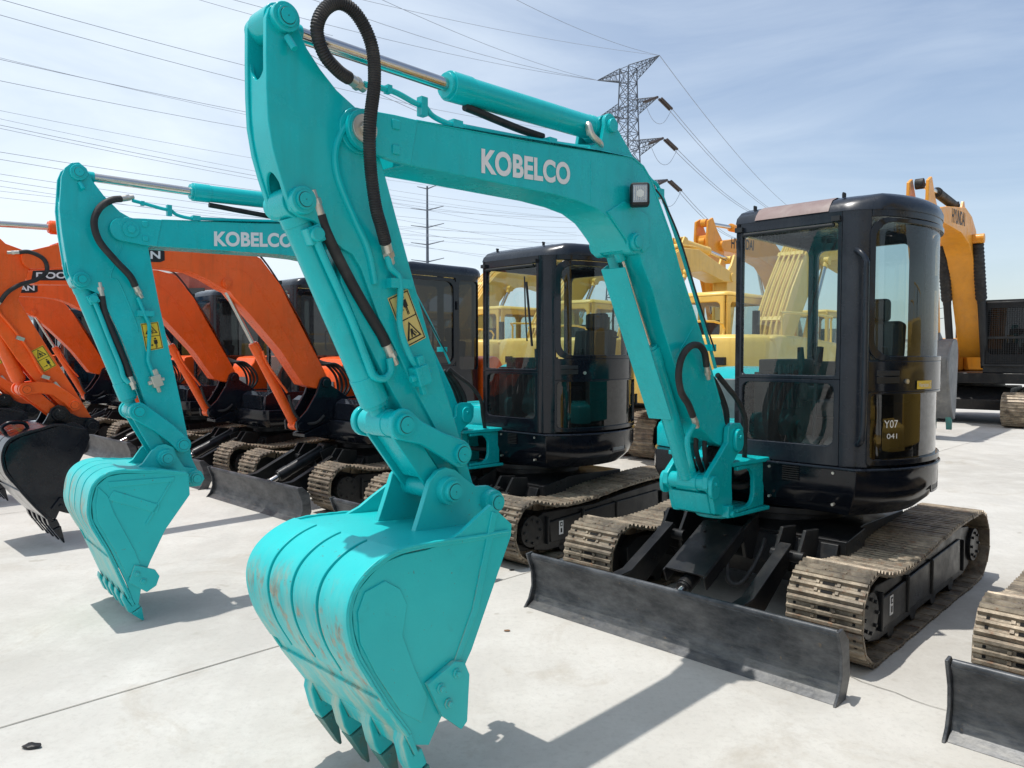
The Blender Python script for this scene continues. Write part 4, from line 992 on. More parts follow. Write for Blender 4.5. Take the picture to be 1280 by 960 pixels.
ARM2 = dict(
    web=[(3.960, 2.63), (3.968, 2.52), (3.965, 2.44), (3.958, 2.35), (3.945, 2.24), (3.93, 2.13), (3.915, 2.09)],
    plate=[(3.86, 2.80), (3.90, 2.79), (3.935, 2.755), (3.955, 2.70), (3.97, 2.51), (3.96, 2.37), (3.93, 2.13), (3.90, 2.055), (3.865, 2.03), (3.83, 2.04), (3.77, 2.01), (3.72, 1.91), (3.65, 1.75), (3.55, 1.45), (3.43, 1.06), (3.33, .82), (3.28, .775), (3.23, .775), (3.19, .81), (3.195, .86), (3.23, .94), (3.29, 1.29), (3.42, 1.97), (3.48, 2.33), (3.51, 2.44), (3.57, 2.495), (3.64, 2.53), (3.73, 2.62), (3.79, 2.70), (3.82, 2.77)],
    core=[(3.952, 2.60), (3.958, 2.50), (3.95, 2.36), (3.92, 2.18), (3.83, 2.17), (3.76, 2.10), (3.70, 1.95), (3.63, 1.75), (3.53, 1.45), (3.41, 1.06), (3.30, .85), (3.22, .86), (3.235, .94), (3.297, 1.29), (3.427, 1.97), (3.49, 2.33), (3.52, 2.43), (3.58, 2.485), (3.65, 2.52), (3.74, 2.61), (3.86, 2.63)],
    seam=[(3.59, 2.40), (3.67, 2.22), (3.70, 2.12), (3.66, 2.10), (3.61, 1.98), (3.56, 1.84), (3.55, 1.78)],
    label=[(3.535, 1.835), (3.43, 1.850), (3.40, 1.680), (3.505, 1.660)],
    pipe=[(3.555, 2.0), (3.535, 1.95), (3.51, 1.88), (3.49, 1.82), (3.495, 1.68), (3.50, 1.60), (3.48, 1.54), (3.465, 1.50)],
    clamp=(3.51, 1.90), block=(3.455, 1.47))
V2 = dict(faded=False, roof=2.58, dboom=0, brot=-.3, glassd=GDOOR, frit=.05, valve=ZINC, stick=STICK, ny=5, toothmat=TEALB,
    top=(3.866, 2.735), lug=(3.862, 2.095), bp=(3.590, 2.420), armpin=(3.236, .823), lb=(3.415, .973), lt=(3.568, 1.279), ia=(3.304, 1.048),
    gland=(3.165, 2.728), bgl=(3.60, 1.37), arm=ARM2,
    cpipe=[(3.80, 1.98), (3.77, 1.90), (3.72, 1.75), (3.66, 1.58), (3.64, 1.50), (3.61, 1.46)],
    chose=[(3.60, 1.50), (3.63, 1.60), (3.69, 1.76), (3.735, 1.90), (3.75, 2.0)],
    idler=arcpts(3.568, 1.279, .058, -49, 131, 10) + [(3.46, 1.265), (3.36, 1.18)] + arcpts(3.304, 1.048, .052, 131, 311, 10) + [(3.39, 1.07), (3.48, 1.15)],
    bighose=[(3.57, .11, 2.07), (3.605, .13, 2.13), (3.69, .14, 2.22), (3.775, .14, 2.33), (3.80, .14, 2.44), (3.765, .13, 2.53), (3.70, .12, 2.585), (3.64, .10, 2.605)],
    bucket=dict(
        side=[(3.33, .75), (3.335, .885), (3.36, .90), (3.55, .912), (3.72, .925), (3.80, .915), (3.86, .865), (3.885, .77), (3.88, .66), (3.79, .47), (3.71, .26), (3.67, .13), (3.645, .10), (3.62, .25), (3.57, .37), (3.48, .55)],
        shell=[(3.695, .165), (3.73, .26), (3.81, .47), (3.895, .66), (3.90, .775), (3.872, .875), (3.805, .930), (3.72, .942), (3.60, .930), (3.50, .922), (3.42, .905), (3.35, .89)],
        ears=[(3.62, .905), (3.55, .95), (3.50, 1.02), (3.455, 1.055), (3.41, 1.06), (3.365, 1.035), (3.34, .97), (3.30, .90), (3.235, .885), (3.19, .86), (3.17, .81), (3.20, .765), (3.26, .765), (3.40, .86)],
        lip=(3.672, .115), tip=(3.615, -.085 + .09),
        panel=[[(3.80, .885), (3.79, .85), (3.43, .845), (3.42, .875)], [(3.77, .83), (3.80, .78), (3.53, .66), (3.51, .71)], [(3.85, .86), (3.865, .76), (3.86, .66), (3.77, .47), (3.70, .29), (3.63, .36), (3.66, .45), (3.77, .70), (3.80, .80)],
               [(3.42, .875), (3.44, .86), (3.60, .60), (3.585, .595)]],
        cutter=([(3.665, .365), (3.55, .315), (3.525, .27), (3.545, .215), (3.60, .185), (3.70, .265)], [(3.655, .31), (3.62, .26)])))

YAW = R(-134.35); CX, CY = 1.958, 5.341
Fv = Vector((math.cos(YAW), math.sin(YAW))); Lv = Vector((-math.sin(YAW), math.cos(YAW)))
def row(dx, dy): p = Vector((CX, CY)) + Fv * dx + Lv * dy; return (p.x, p.y, 0)

m1 = teal_machine('compact_excavator', 'large teal excavator in front, its worn teal bucket resting nearest in the photo', 0, V1, row(0, 0), YAW)
m2 = teal_machine('compact_excavator', 'second teal excavator with glossy black cab, between the foremost teal one and the orange ones', -5, V2, row(-.14, -2.56), YAW)
m3 = copy_tree(m1); m3.location = row(0, 2.44); m3['group'] = 'compact excavators in the front row'
m3['label'] = 'excavator cut off by the right edge, only its dark blade and track showing'
def walk(o):
    yield o
    for c in o.children: yield from walk(c)
PV = Vector((.95, -.02, 0)); TURN = Matrix.Translation(PV) @ Matrix.Rotation(R(9), 4, 'Z') @ Matrix.Translation(-PV)
for o in walk(m3):
    if o.type == 'MESH':
        for sl_ in o.material_slots:
            if sl_.material in (TEAL, TEALB): sl_.link = 'OBJECT'; sl_.material = YELLOW
for o in m3.children:
    if o.name.split('.')[0] in ('swing_post', 'boom', 'arm', 'boom_cylinder', 'arm_cylinder', 'bucket_cylinder', 'bucket', 'idler_link', 'bucket_link', 'link_pin', 'work_lamp', 'rod_guard', 'hydraulic_hose', 'hydraulic_pipe', 'elbow_fitting', 'port_block'):
        if o.name.startswith('hydraulic_hose') and o.matrix_local.translation.length < 1e-6 and abs(o.matrix_local.translation.y) < 1e-6 and False: continue
        o.matrix_local = TURN @ o.matrix_local

# ------------------------------------------------------------------ orange compact machine
def orange_machine():
    root = empty('compact_excavator', row(-.18, -5.18), YAW, 'nearest orange excavator, black bucket hanging at the left edge, blade behind the teal bucket', 'excavator', 'orange excavators with black cabs')
    undercarriage(root, guard=False)
    h = MB(); fill_plan(h, [(.70, -.80), (.74, -.70), (.74, .78), (.68, .88), (-.9, .90), (-1.1, .7), (-1.15, 0), (-1.1, -.7), (-.9, -.88), (.6, -.88)], .665, .90, ch0=.08, cham=.05)
    house = h.build('upper_body', BLACK, root, bevel=.01)
    for y0, y1 in ((.14, .80), (-.80, -.18)):
        b = MB(); b.prism([(.0, .90), (.0, 1.13), (.60, 1.13), (.68, 1.08), (.70, .90)], y0, y1); b.box((.70, (y0 + y1) / 2, 1.0), (.012, .5, .18))
        b.build('front_box', [BLACK], house, bevel=.02)
    b = MB(); b.prism(smooth2([(.35, .90), (.35, 1.35), (.28, 1.52), (.12, 1.60), (-1.0, 1.58), (-1.1, 1.4), (-1.12, .90)], 3), -.88, -.30)
    hood = b.build('side_hood', ORANGE, root, bevel=.02)
    b = MB(); b.prism([(.37, .95), (.37, 1.3), (.36, 1.3), (.36, .95)], -.80, -.38); b.build('hood_front_panel', GREYST, hood)
    b = MB(); b.prism(smooth2([(-1.0, .85), (-1.0, 1.5), (-1.15, 1.6), (-1.28, 1.4), (-1.28, .95), (-1.2, .8)], 3), -.88, .90); b.build('counterweight', ORANGE, root, bevel=.03)
    make_cab(root, 'flat', BLACK, CABP, GFRONT, GVDARK, .90, 2.68, opt=dict(xf=.24, xr=-1.0, yi=.0, yo=.80, split=False, pillar=.12, door_end=.86, band=(1.42, 1.50), frit=.05, glowd=GVDARK, rail=False, quarter=True))
    # boom pedestal
    P = Vector((0, -.02, 0)); M = Matrix.Translation(P)
    po = MB()
    for sg in (1, -1): po.prism([(.72, .90), (1.06, .78), (1.14, .80), (1.15, .90), (1.02, 1.02), (.90, 1.20)] + arcpts(.78, 1.31, .075, 20, 200, 10) + [(.45, 1.12), (.2, 1.10), (.2, .90)], sg * .105, sg * .14)
    po.cyl((.78, -.16, 1.31), (.78, .16, 1.31), .05, 20); po.cyl((1.09, -.15, .85), (1.09, .15, .85), .045, 20)
    po.prism([(.3, .88), (.72, .88), (1.05, .76), (1.05, .72), (.3, .72)], -.13, .13)
    po.build('boom_pedestal', BLACK, root, bevel=.008, M=M)
    top = [(3.62, 2.50), (3.41, 2.60), (3.0, 2.64), (2.4, 2.68), (1.75, 2.69), (1.58, 2.655), (1.52, 2.63), (1.41, 2.50), (1.30, 2.37), (1.07, 2.01), (.94, 1.75), (.82, 1.52), (.745, 1.38), (.73, 1.28), (.76, 1.25)]
    bot = [(.84, 1.25), (.94, 1.27), (1.04, 1.30), (1.31, 1.68), (1.63, 2.03), (1.80, 2.20), (1.86, 2.27), (1.94, 2.30), (2.11, 2.39), (2.25, 2.44), (2.45, 2.455), (2.62, 2.455), (3.1, 2.43), (3.5, 2.38), (3.62, 2.37)]
    bo = MB(); bo.prism([p for p in top if p[0] < 3.5] + [p for p in bot if p[0] < 3.45], -.10, .10)
    for sg in (1, -1): bo.prism([(3.38, 2.60)] + arcpts(3.60, 2.44, .08, 90, -90, 8) + [(3.38, 2.39)], sg * .09, sg * .13)
    for sg in (1, -1):
        bo.cyl((1.895, sg * .10, 2.353), (1.895, sg * .125, 2.353), .05, 20); bo.cyl((1.895, sg * .12, 2.353), (1.895, sg * .135, 2.353), .034, 20)
        bo.prism([(2.45, 2.66), (2.32, 2.78), (2.25, 2.86), (2.18, 2.86), (2.14, 2.80), (2.05, 2.67)], sg * .065, sg * .088)
    fl = [(x, z + .003) for x, z in top[1:-2]]; bo.prism(fl + [(x + .004, z - .010) for x, z in fl[::-1]], -.106, .106)
    boom = bo.build('boom', ORANGE, root, bevel=.006, M=M)
    bd = MB(); bd.prism([(3.14, 2.47), (3.12, 2.585), (2.55, 2.645), (2.50, 2.615), (2.50, 2.53), (2.54, 2.51)], .1015, .1035); bd.build('name_badge', INK, boom)
    lettering('DOOSAN', 3.09, 2.49, 2.54, 2.54, .075, .1045, boom, WHITE, bold=.03)
    sm = pipe(boom, [(1.75, .1005, 2.50), (1.62, .1005, 2.42), (1.35, .1005, 2.02), (1.12, .1005, 1.62), (1.02, .1005, 1.50), (.98, .1005, 1.56), (1.02, .1005, 1.66)], .0035, ORANGE, name='weld_seam')
    pipe(boom, [(1.62, .06, 2.71), (1.50, .06, 2.66), (1.30, .06, 2.41), (1.05, .06, 2.02), (.90, .06, 1.74), (.84, .06, 1.62)], .010, RUBBER, clamps=[((1.30, .06, 2.40), (.04, .08, .04)), ((.92, .06, 1.78), (.04, .08, .04))])
    cylinder(root, 'boom_cylinder', M, (1.09, .85), (1.895, 2.353), .050, .022, (1.56, 1.73), ORANGE)
    pipe(root, [(1.50, .07, 1.67), (1.46, .08, 1.55), (1.30, .08, 1.32), (1.26, .08, 1.27), (1.22, .07, 1.22)], .012, ORANGE, M=M)
    hose(root, [(1.21, .08, 1.19), (1.17, .09, 1.05), (1.12, .10, .95), (1.03, .12, .88), (.92, .16, .88), (.82, .16, .95)], .016, M=M, fit=False)
    for k in range(4):
        dy = -.06 + .04 * k; hose(root, [(.92 - .01 * k, dy, 1.62), (.80, dy, 1.58 - .02 * k), (.66 - .02 * k, dy, 1.52), (.54 - .03 * k, dy, 1.40), (.50 - .03 * k, dy, 1.26), (.52, dy, 1.12)], .015, M=M, fit=False)
    # arm
    cylinder(root, 'arm_cylinder', M, (2.22, 2.80), (4.02, 2.72), .056, .027, (3.42, 2.745), ORANGE)
    am = MB()
    pl = [(3.98, 2.78), (4.03, 2.79), (4.08, 2.74), (4.10, 2.62), (4.08, 2.40), (4.04, 2.22), (4.0, 2.12), (3.93, 2.08), (3.90, 1.96), (3.84, 1.80), (3.72, 1.59), (3.60, 1.42), (3.42, 1.20), (3.26, 1.02), (3.20, .96), (3.15, .98), (3.15, 1.05), (3.31, 1.36), (3.49, 1.69), (3.62, 1.94), (3.70, 2.10), (3.62, 2.35), (3.58, 2.46), (3.66, 2.52), (3.78, 2.56), (3.88, 2.66)]
    for sg in (1, -1): am.prism(pl, sg * .055, sg * .08)
    am.prism([(4.08, 2.58), (4.06, 2.40), (4.02, 2.24), (3.92, 2.20), (3.86, 2.02), (3.80, 1.80), (3.69, 1.61), (3.57, 1.43), (3.40, 1.22), (3.25, 1.06), (3.18, 1.06), (3.33, 1.37), (3.51, 1.70), (3.64, 1.94), (3.72, 2.10), (3.65, 2.35), (3.68, 2.50), (3.80, 2.55), (3.9, 2.62)], -.06, .06)
    for x, z in ((3.60, 2.44), (3.98, 2.16)):
        for sg in (1, -1): am.cyl((x, sg * .07, z), (x, sg * .10, z), .055, 22)
    arm = am.build('arm', ORANGE, root, bevel=.006, M=M)
    sticker(arm, [(3.625, 1.66), (3.53, 1.715), (3.43, 1.54), (3.525, 1.485)], [STICK, INK], y=.0805, flip=True)
    pipe(arm, [(3.86, .10, 2.03), (3.84, .10, 1.98), (3.72, .10, 1.81), (3.63, .10, 1.66), (3.56, .10, 1.50), (3.50, .10, 1.42), (3.45, .10, 1.36)], .012, ORANGE)
    z_ = MB(); z_.box((3.70, .10, 1.77), (.06, .03, .03), Matrix.Rotation(R(-20), 4, 'Y')); z_.box((3.52, .10, 1.44), (.06, .03, .03), Matrix.Rotation(R(-20), 4, 'Y')); z_.box((3.43, .10, 1.35), (.035, .03, .10), Matrix.Rotation(R(35), 4, 'Y')); z_.build('pipe_clamp', ZINC, arm)
    hose(root, [(3.84, .11, 2.07), (3.79, .13, 2.15), (3.70, .15, 2.22), (3.58, .15, 2.27), (3.50, .14, 2.35), (3.52, .13, 2.45), (3.62, .13, 2.50), (3.70, .13, 2.49)], .018, M=M)
    cylinder(root, 'bucket_cylinder', M, (3.98, 2.16), (3.67, 1.34), .052, .026, (3.70, 1.43), ORANGE, bush=.05)
    idl = arcpts(3.67, 1.34, .058, -67, 105, 10) + [(3.58, 1.405), (3.47, 1.39), (3.36, 1.31)] + arcpts(3.31, 1.19, .055, 130, 293, 10) + [(3.39, 1.21), (3.48, 1.285), (3.58, 1.305)]
    for sg in (1, -1):
        l = MB(); l.prism(idl, sg * .105, sg * .135)
        l.build('idler_link', ORANGE, root, bevel=.006, M=M)
    l = MB()
    for sg in (1, -1): l.prism([(3.71, 1.31), (3.47, 1.09), (3.43, 1.07), (3.39, 1.13), (3.63, 1.38)], sg * .07, sg * .09)
    l.prism([(3.66, 1.31), (3.47, 1.12), (3.44, 1.15), (3.63, 1.34)], -.07, .07); l.build('bucket_link', ORANGE, root, bevel=.004, M=M)
    for x, z in ((3.67, 1.34), (3.31, 1.19)):
        for sg in (1, -1): pn = MB(); pinm(pn, x, z, sg * .13, sg * .148, .042); pn.build('link_pin', [ORANGE, INK], root, bevel=.002, M=M)
    side = [(3.38, 1.06), (3.27, .99), (3.255, .91), (3.30, .79), (3.41, .59), (3.48, .36), (3.53, .25), (3.58, .255), (3.68, .39), (3.82, .60), (3.87, .70), (3.885, .82), (3.85, .91), (3.77, .96), (3.62, 1.0), (3.50, 1.03)]
    shell = [(3.60, .27), (3.69, .385), (3.835, .60), (3.888, .70), (3.902, .82), (3.865, .925), (3.78, .978), (3.63, 1.02), (3.52, 1.045), (3.42, 1.03), (3.30, .99)]
    ears = [(3.58, 1.0), (3.53, 1.08), (3.49, 1.17), (3.44, 1.20), (3.38, 1.18), (3.34, 1.12), (3.27, 1.08), (3.17, 1.07), (3.11, 1.03), (3.11, .96), (3.16, .92), (3.26, .93), (3.42, .97)]
    bu = make_bucket(root, M, BLACK, side, shell, .35, ears, [((3.43, 1.12), .044), ((3.18, 1.0), .044)], (3.55, .235), (3.47, .03), 5,
                     ([(3.57, .34), (3.50, .43), (3.42, .41), (3.36, .34), (3.37, .26), (3.46, .29)], [(3.50, .36)]), BLACK)
    hk = MB(); hk.tube([(3.80, .05, .955), (3.84, .05, 1.02), (3.78, .05, 1.06), (3.68, .05, 1.05), (3.65, .05, 1.0)], .016, 10, 4); hk.build('lifting_hook', BLACK, bu)
    return root
o1 = orange_machine()
labs = ['second orange excavator, cab and boom seen left of the orange one nearest the teal bucket',
        'third orange excavator from the right, its arched boom left of the second teal arm',
        None, 'orange excavator in the row beyond the blue cabbed one', 'last orange excavator at the far left end of the row']
for k, (dx, dy) in enumerate(((-.30, -7.67), (-.35, -10.25), (-.3, -12.8), (-.3, -17.9), (-.3, -20.4))):
    c = copy_tree(o1); c.location = row(dx, dy)
    c['label'] = ['second orange excavator from the right, its boom crossing behind the upright teal arm',
                  'third orange excavator from the right, boom arched beside the far teal bucket',
                  'fourth orange excavator from the right, in front of the blue one',
                  'orange excavator just beyond the blue one at far left',
                  'farthest orange excavator at the left end of the row'][k]
    if k == 0:
        pass
# ------------------------------------------------------------------ larger machines of the rows behind
def big(name, label, loc, yaw, mat, cabmat, sc=1.0, boompose='reach', text=None, bellows=False, mesh=False, cat='excavator', group=None, swing=0, pipes=False, bucketmat=None, glassm=None, darkbox=False):
    root = empty(name, loc, yaw, label, cat, group); root.scale = (sc, sc, sc)
    root.scale = (1, 1, 1)
    def q(v): return v * sc
    def PP(pts): return [(a * sc, b * sc) for a, b in pts]
    for y in (1.15, -1.15): crawler(root, y * sc, sx=1.62 * sc, hw=.185, detail=False)
    u = MB(); u.prism(PP([(1.2, .35), (1.3, .6), (.9, .9), (-.9, .9), (-1.2, .4)]), -.9 * sc, .9 * sc); u.cyl((0, 0, .8 * sc), (0, 0, 1.05 * sc), .65 * sc, 32); u.build('undercarriage_frame', DARK, root, bevel=.02)
    Ms = Matrix.Rotation(R(swing), 4, 'Z')
    body = DARK if darkbox else mat
    h = MB(); h.prism(PP([(1.3, 1.0), (1.3, 1.25), (-2.2, 1.25), (-2.2, 1.0)]), -1.3 * sc, 1.3 * sc); h.build('turntable_deck', DARK, root, bevel=.02, M=Ms)
    h = MB(); h.prism(PP(smooth2([(.9, 1.25), (.9, 1.75), (.75, 1.95), (.4, 2.05), (-2.0, 2.15), (-2.1, 1.9), (-2.1, 1.25)], 3)), -1.3 * sc, -.42 * sc)
    h.prism(PP([(-.75, 1.25), (-.75, 2.1), (-2.1, 2.15), (-2.1, 1.25)]), -.42 * sc, 1.3 * sc); h.build('engine_house', mat, root, bevel=.05, M=Ms, seg=3)
    cw = MB(); pl = [(-2.05, -1.3), (-2.35, -1.25), (-2.62, -.9), (-2.75, -.4), (-2.75, .4), (-2.62, .9), (-2.35, 1.25), (-2.05, 1.3)]
    fill_plan(cw, [(a * sc, b * sc) for a, b in pl], 1.05 * sc, 2.15 * sc, ch0=.1, ch1=.14, cham=.07); cw.build('counterweight', mat, root, bevel=.02, M=Ms, sharp=45)
    for (a_, b_, c_, d_) in ((-1.05, 1.304, 1.65, .5), (-1.65, 1.304, 1.65, .4)):
        gq = MB()
        gq.box((a_ * sc, b_ * sc, c_ * sc), (.5 * sc, .01, d_ * sc)); gq.mi = 1
        for i in range(6): gq.box((a_ * sc, (b_ + .008) * sc, (c_ - d_ * .4 + d_ * .16 * i) * sc), (.42 * sc, .008, .03 * sc))
        gq.build('vent_grille', [body, INK], root, M=Ms)
    for y_ in (-1.22, .2):
        hr = MB(); hr.tube([(.3 * sc, y_ * sc, 2.0 * sc), (.3 * sc, y_ * sc, 2.42 * sc), (.2 * sc, y_ * sc, 2.5 * sc), (-1.6 * sc, y_ * sc, 2.5 * sc), (-1.7 * sc, y_ * sc, 2.42 * sc), (-1.7 * sc, y_ * sc, 2.1 * sc)] if y_ < 0 else [(-.9 * sc, y_ * sc, 2.1 * sc), (-.9 * sc, y_ * sc, 2.38 * sc), (-1.9 * sc, y_ * sc, 2.38 * sc), (-1.9 * sc, y_ * sc, 2.1 * sc)], .018, 8, 3); hr.build('handrail', mat, root, M=Ms)
    ex = MB(); ex.cyl((-1.5 * sc, -.7 * sc, 2.1 * sc), (-1.5 * sc, -.7 * sc, 2.55 * sc), .06 * sc, 12); ex.build('exhaust_pipe', INNER, root, M=Ms)
    cl_ = MB()
    for y_ in (-.7, .7): cl_.box((-2.68 * sc, y_ * sc, 1.75 * sc), (.08 * sc, .16 * sc, .12 * sc))
    cl_.box((-2.76 * sc, 0, 1.3 * sc), (.02, 1.1 * sc, .18 * sc)); cl_.build('counterweight_panel', INNER, root, M=Ms)
    # cab
    z0, z1, xf, xr, yi, yo = 1.25, 3.0, 1.25, -.45, .35, 1.3
    c = MB()
    Fp = lambda u_, z, d: Vector(((xf - d) * sc, (yi + u_) * sc, z * sc)); Lp = lambda u_, z, d: Vector(((xf - u_) * sc, (yo - d) * sc, z * sc))
    Rp_ = lambda u_, z, d: Vector(((xf - u_) * sc, (yi + d) * sc, z * sc)); Bp = lambda u_, z, d: Vector(((xr + d) * sc, (yi + u_) * sc, z * sc))
    w = yo - yi; l = xf - xr
    c.ring(Fp, (0, z0, w, z1 - .08, .01), (.08, z0 + .45, w - .08, z1 - .2, .12), .06, 4)
    c.ring(Lp, (.06, z0, .95, z1 - .08, .01), (.14, z0 + .6, .87, z1 - .2, .10), .06, 4); c.ring(Lp, (.95, z0, l - .06, z1 - .08, .01), (1.05, z0 + .75, l - .16, z1 - .2, .10), .06, 4)
    c.ring(Rp_, (.06, z0, l - .06, z1 - .08, .01), (.16, z0 + .8, l - .16, z1 - .2, .10), .06, 4); c.ring(Bp, (.06, z0, w - .06, z1 - .08, .01), (.14, z0 + .9, w - .14, z1 - .2, .10), .06, 4)
    cab = c.build('cab', cabmat, root, bevel=.02, M=Ms)
    rf = MB(); fill_plan(rf, [(a * sc, b * sc) for a, b in [(xr, yi + .06), (xr, yo - .06), (xr + .06, yo), (xf - .06, yo), (xf, yo - .06), (xf, yi + .06), (xf - .06, yi), (xr + .06, yi)]], (z1 - .08) * sc, z1 * sc, ch1=.10, cham=.035); rf.build('roof', cabmat, cab, sharp=50)
    gm = glassm or GFRONT
    for mp_, a in ((Fp, (.06, z0 + .4, w - .06, z1 - .18)), (Lp, (.10, z0 + .55, .9, z1 - .18)), (Lp, (1.0, z0 + .7, l - .1, z1 - .18)), (Rp_, (.1, z0 + .75, l - .1, z1 - .18)), (Bp, (.1, z0 + .85, w - .1, z1 - .18))):
        g = MB(); g.sheet(mp_, *a, d=.03, n=2); g.build('window', gm, cab)
    if mesh:
        g = MB()
        for i in range(19): g.box((sc * (xf + .04), sc * (yi + .04 + i * .048), sc * 2.2), (.008, .008, 1.45 * sc))
        for i in range(31): g.box((sc * (xf + .045), sc * (yi + w / 2), sc * (1.5 + i * .047)), (.008, w * sc * .95, .008))
        g.ring(lambda u_, z, d: Vector(((xf + .03 + d) * sc, (yi + u_) * sc, z * sc)), (0, 1.42, w, 3.0, .02), (.04, 1.46, w - .04, 2.96, .02), .04, 3)
        g.box((sc * (xf + .05), sc * (yi + w / 2), sc * 2.1), (.04, w * sc, .05))
        g.build('guard_mesh', INNER, cab)
    s_ = MB(); s_.box((.1 * sc, .82 * sc, 1.75 * sc), (.55 * sc, .5 * sc, .15 * sc)); s_.box((-.2 * sc, .82 * sc, 2.1 * sc), (.14 * sc, .5 * sc, .75 * sc)); s_.build('seat', SEAT, root, bevel=.03, M=Ms)
    # boom etc.
    if boompose == 'reach':      # tip high, arm hanging down
        bt = [(.35, 1.65), (.30, 1.95), (.50, 2.45), (.95, 3.2), (1.55, 4.1), (2.0, 4.6), (2.5, 4.85), (3.2, 4.95), (5.0, 4.72), (5.65, 4.6)]
        bb = [(5.65, 4.35), (5.0, 4.35), (3.6, 4.35), (2.75, 4.2), (2.25, 3.9), (1.8, 3.3), (1.3, 2.6), (.75, 1.8), (.55, 1.62)]
        tip = (5.65, 4.48); armtop = (6.15, 5.05); armp = [(6.05, 5.15), (6.28, 5.05), (6.32, 4.6), (6.2, 4.1), (5.72, 3.0), (5.30, 1.95), (5.12, 1.85), (5.00, 1.95), (5.22, 3.0), (5.42, 4.2), (5.50, 4.60), (5.80, 4.85)]
        cyl = ((2.9, 5.05), (6.12, 5.02), (4.7, 5.08)); bk = (5.10, 1.9); bcyl = ((1.05, 1.45), (2.35, 4.35), (1.7, 3.0))
        k0 = ((6.2, 4.55), (5.65, 2.6), (5.8, 3.2))
    else:                        # boom raised steeply, arm folded down beyond
        bt = [(.35, 1.65), (.30, 1.95), (.50, 2.45), (.95, 3.1), (1.5, 3.75), (1.9, 4.1), (2.4, 4.3), (3.2, 4.35), (4.6, 4.05), (5.1, 3.95)]
        bb = [(5.1, 3.7), (4.6, 3.68), (3.4, 3.85), (2.7, 3.75), (2.2, 3.5), (1.8, 3.1), (1.3, 2.5), (.75, 1.8), (.55, 1.62)]
        tip = (5.1, 3.82); armtop = (5.5, 4.35); armp = [(5.4, 4.45), (5.6, 4.35), (5.62, 4.0), (5.5, 3.4), (5.25, 2.3), (5.1, 1.5), (4.95, 1.45), (4.88, 1.55), (4.9, 2.5), (4.92, 3.5), (4.97, 3.95), (5.2, 4.15)]
        cyl = ((2.7, 4.5), (5.45, 4.32), (4.2, 4.43)); bk = (5.0, 1.5); bcyl = ((1.05, 1.45), (2.3, 3.7), (1.7, 2.7))
        k0 = ((5.5, 3.9), (5.3, 2.0), (5.4, 2.7))
    b = MB(); b.prism(PP(bt + bb), -.27 * sc, .27 * sc); boom = b.build('boom', mat, root, bevel=.02, M=Ms)
    if pipes:
        for k in range(5):
            y = (-.2 + .1 * k) * sc
            pipe(boom, [(a * sc - .05 * sc, y, c_ * sc + .05 * sc) for a, c_ in bt[1:8]], .022 * sc, mat)
        br = MB()
        for a, c_ in (bt[2], bt[4], bt[6]): br.box((a * sc - .03, 0, c_ * sc + .04), (.09 * sc, .5 * sc, .06 * sc), Matrix.Rotation(R(-50), 4, 'Y'))
        br.build('pipe_bracket', mat, boom)
    if text: lettering(text[0], *[v * sc for v in text[1]], text[2] * sc, .273 * sc, boom, text[3], bold=.02)
    for sg in (1, -1):
        cc = cylinder(root, 'boom_cylinder', Ms, [v * sc for v in bcyl[0]], [v * sc for v in bcyl[1]], .085 * sc, .05 * sc, [v * sc for v in bcyl[2]], INNER if bellows else mat, y=sg * .36 * sc)
        if bellows:
            a, e = Vector((bcyl[2][0] * sc, sg * .36 * sc, bcyl[2][1] * sc)), Vector((bcyl[1][0] * sc, sg * .36 * sc, bcyl[1][1] * sc)); t = MB(); t.tube([a, a.lerp(e, .5), a.lerp(e, .93)], .12 * sc, 14, 2, ribs=.085); t.build('rod_bellows', RUBBER, cc)
            t = MB(); t.cyl((e.x, sg * .27 * sc, e.z), (e.x, sg * .5 * sc, e.z), .11 * sc, 16); t.build('cylinder_boss', mat, cc, bevel=.01)
    cylinder(root, 'arm_cylinder', Ms, [v * sc for v in cyl[0]], [v * sc for v in cyl[1]], .10 * sc, .055 * sc, [v * sc for v in cyl[2]], RUBBER if bellows else mat)
    lg = MB()
    for sg in (1, -1): lg.prism(PP([(cyl[0][0] - .3, cyl[0][1] - .22), (cyl[0][0] - .05, cyl[0][1] + .1), (cyl[0][0] + .08, cyl[0][1] + .08), (cyl[0][0] + .3, cyl[0][1] - .22)]), sg * .13 * sc, sg * .17 * sc)
    lg.build('cylinder_bracket', mat, boom)
    a = MB()
    for sg in (1, -1): a.prism(PP(armp), sg * .14 * sc, sg * .2 * sc)
    cxm = sum(p[0] for p in armp) / len(armp); a.prism(PP([((p[0] - cxm) * .9 + cxm, p[1] if p[1] < armtop[1] - .35 else armtop[1] - .35) for p in armp]), -.15 * sc, .15 * sc)
    a.cyl((tip[0] * sc, -.3 * sc, tip[1] * sc), (tip[0] * sc, .3 * sc, tip[1] * sc), .12 * sc, 20); a.build('arm', mat, root, bevel=.015, M=Ms)
    cylinder(root, 'bucket_cylinder', Ms, [v * sc for v in k0[0]], [v * sc for v in k0[1]], .085 * sc, .045 * sc, [v * sc for v in k0[2]], mat)
    x, z = bk
    kb = MB(); prof = smooth2([(x + .05, z + .1), (x + .45, z + .05), (x + .70, z - .25), (x + .72, z - .6), (x + .50, z - 1.1), (x + .15, z - 1.5), (x + .0, z - 1.3), (x - .05, z - .8), (x - .10, z - .2)], 3, True)
    kb.prism(PP(prof), -.52 * sc, -.48 * sc); kb.prism(PP(prof), .48 * sc, .52 * sc)
    outer = [(x + .05, z + .1), (x + .45, z + .05), (x + .70, z - .25), (x + .72, z - .6), (x + .50, z - 1.1), (x + .15, z - 1.5)]
    kb.prism(PP(outer + [(a_ - .04, b_ + .02) for a_, b_ in outer[::-1]]), -.5 * sc, .5 * sc)
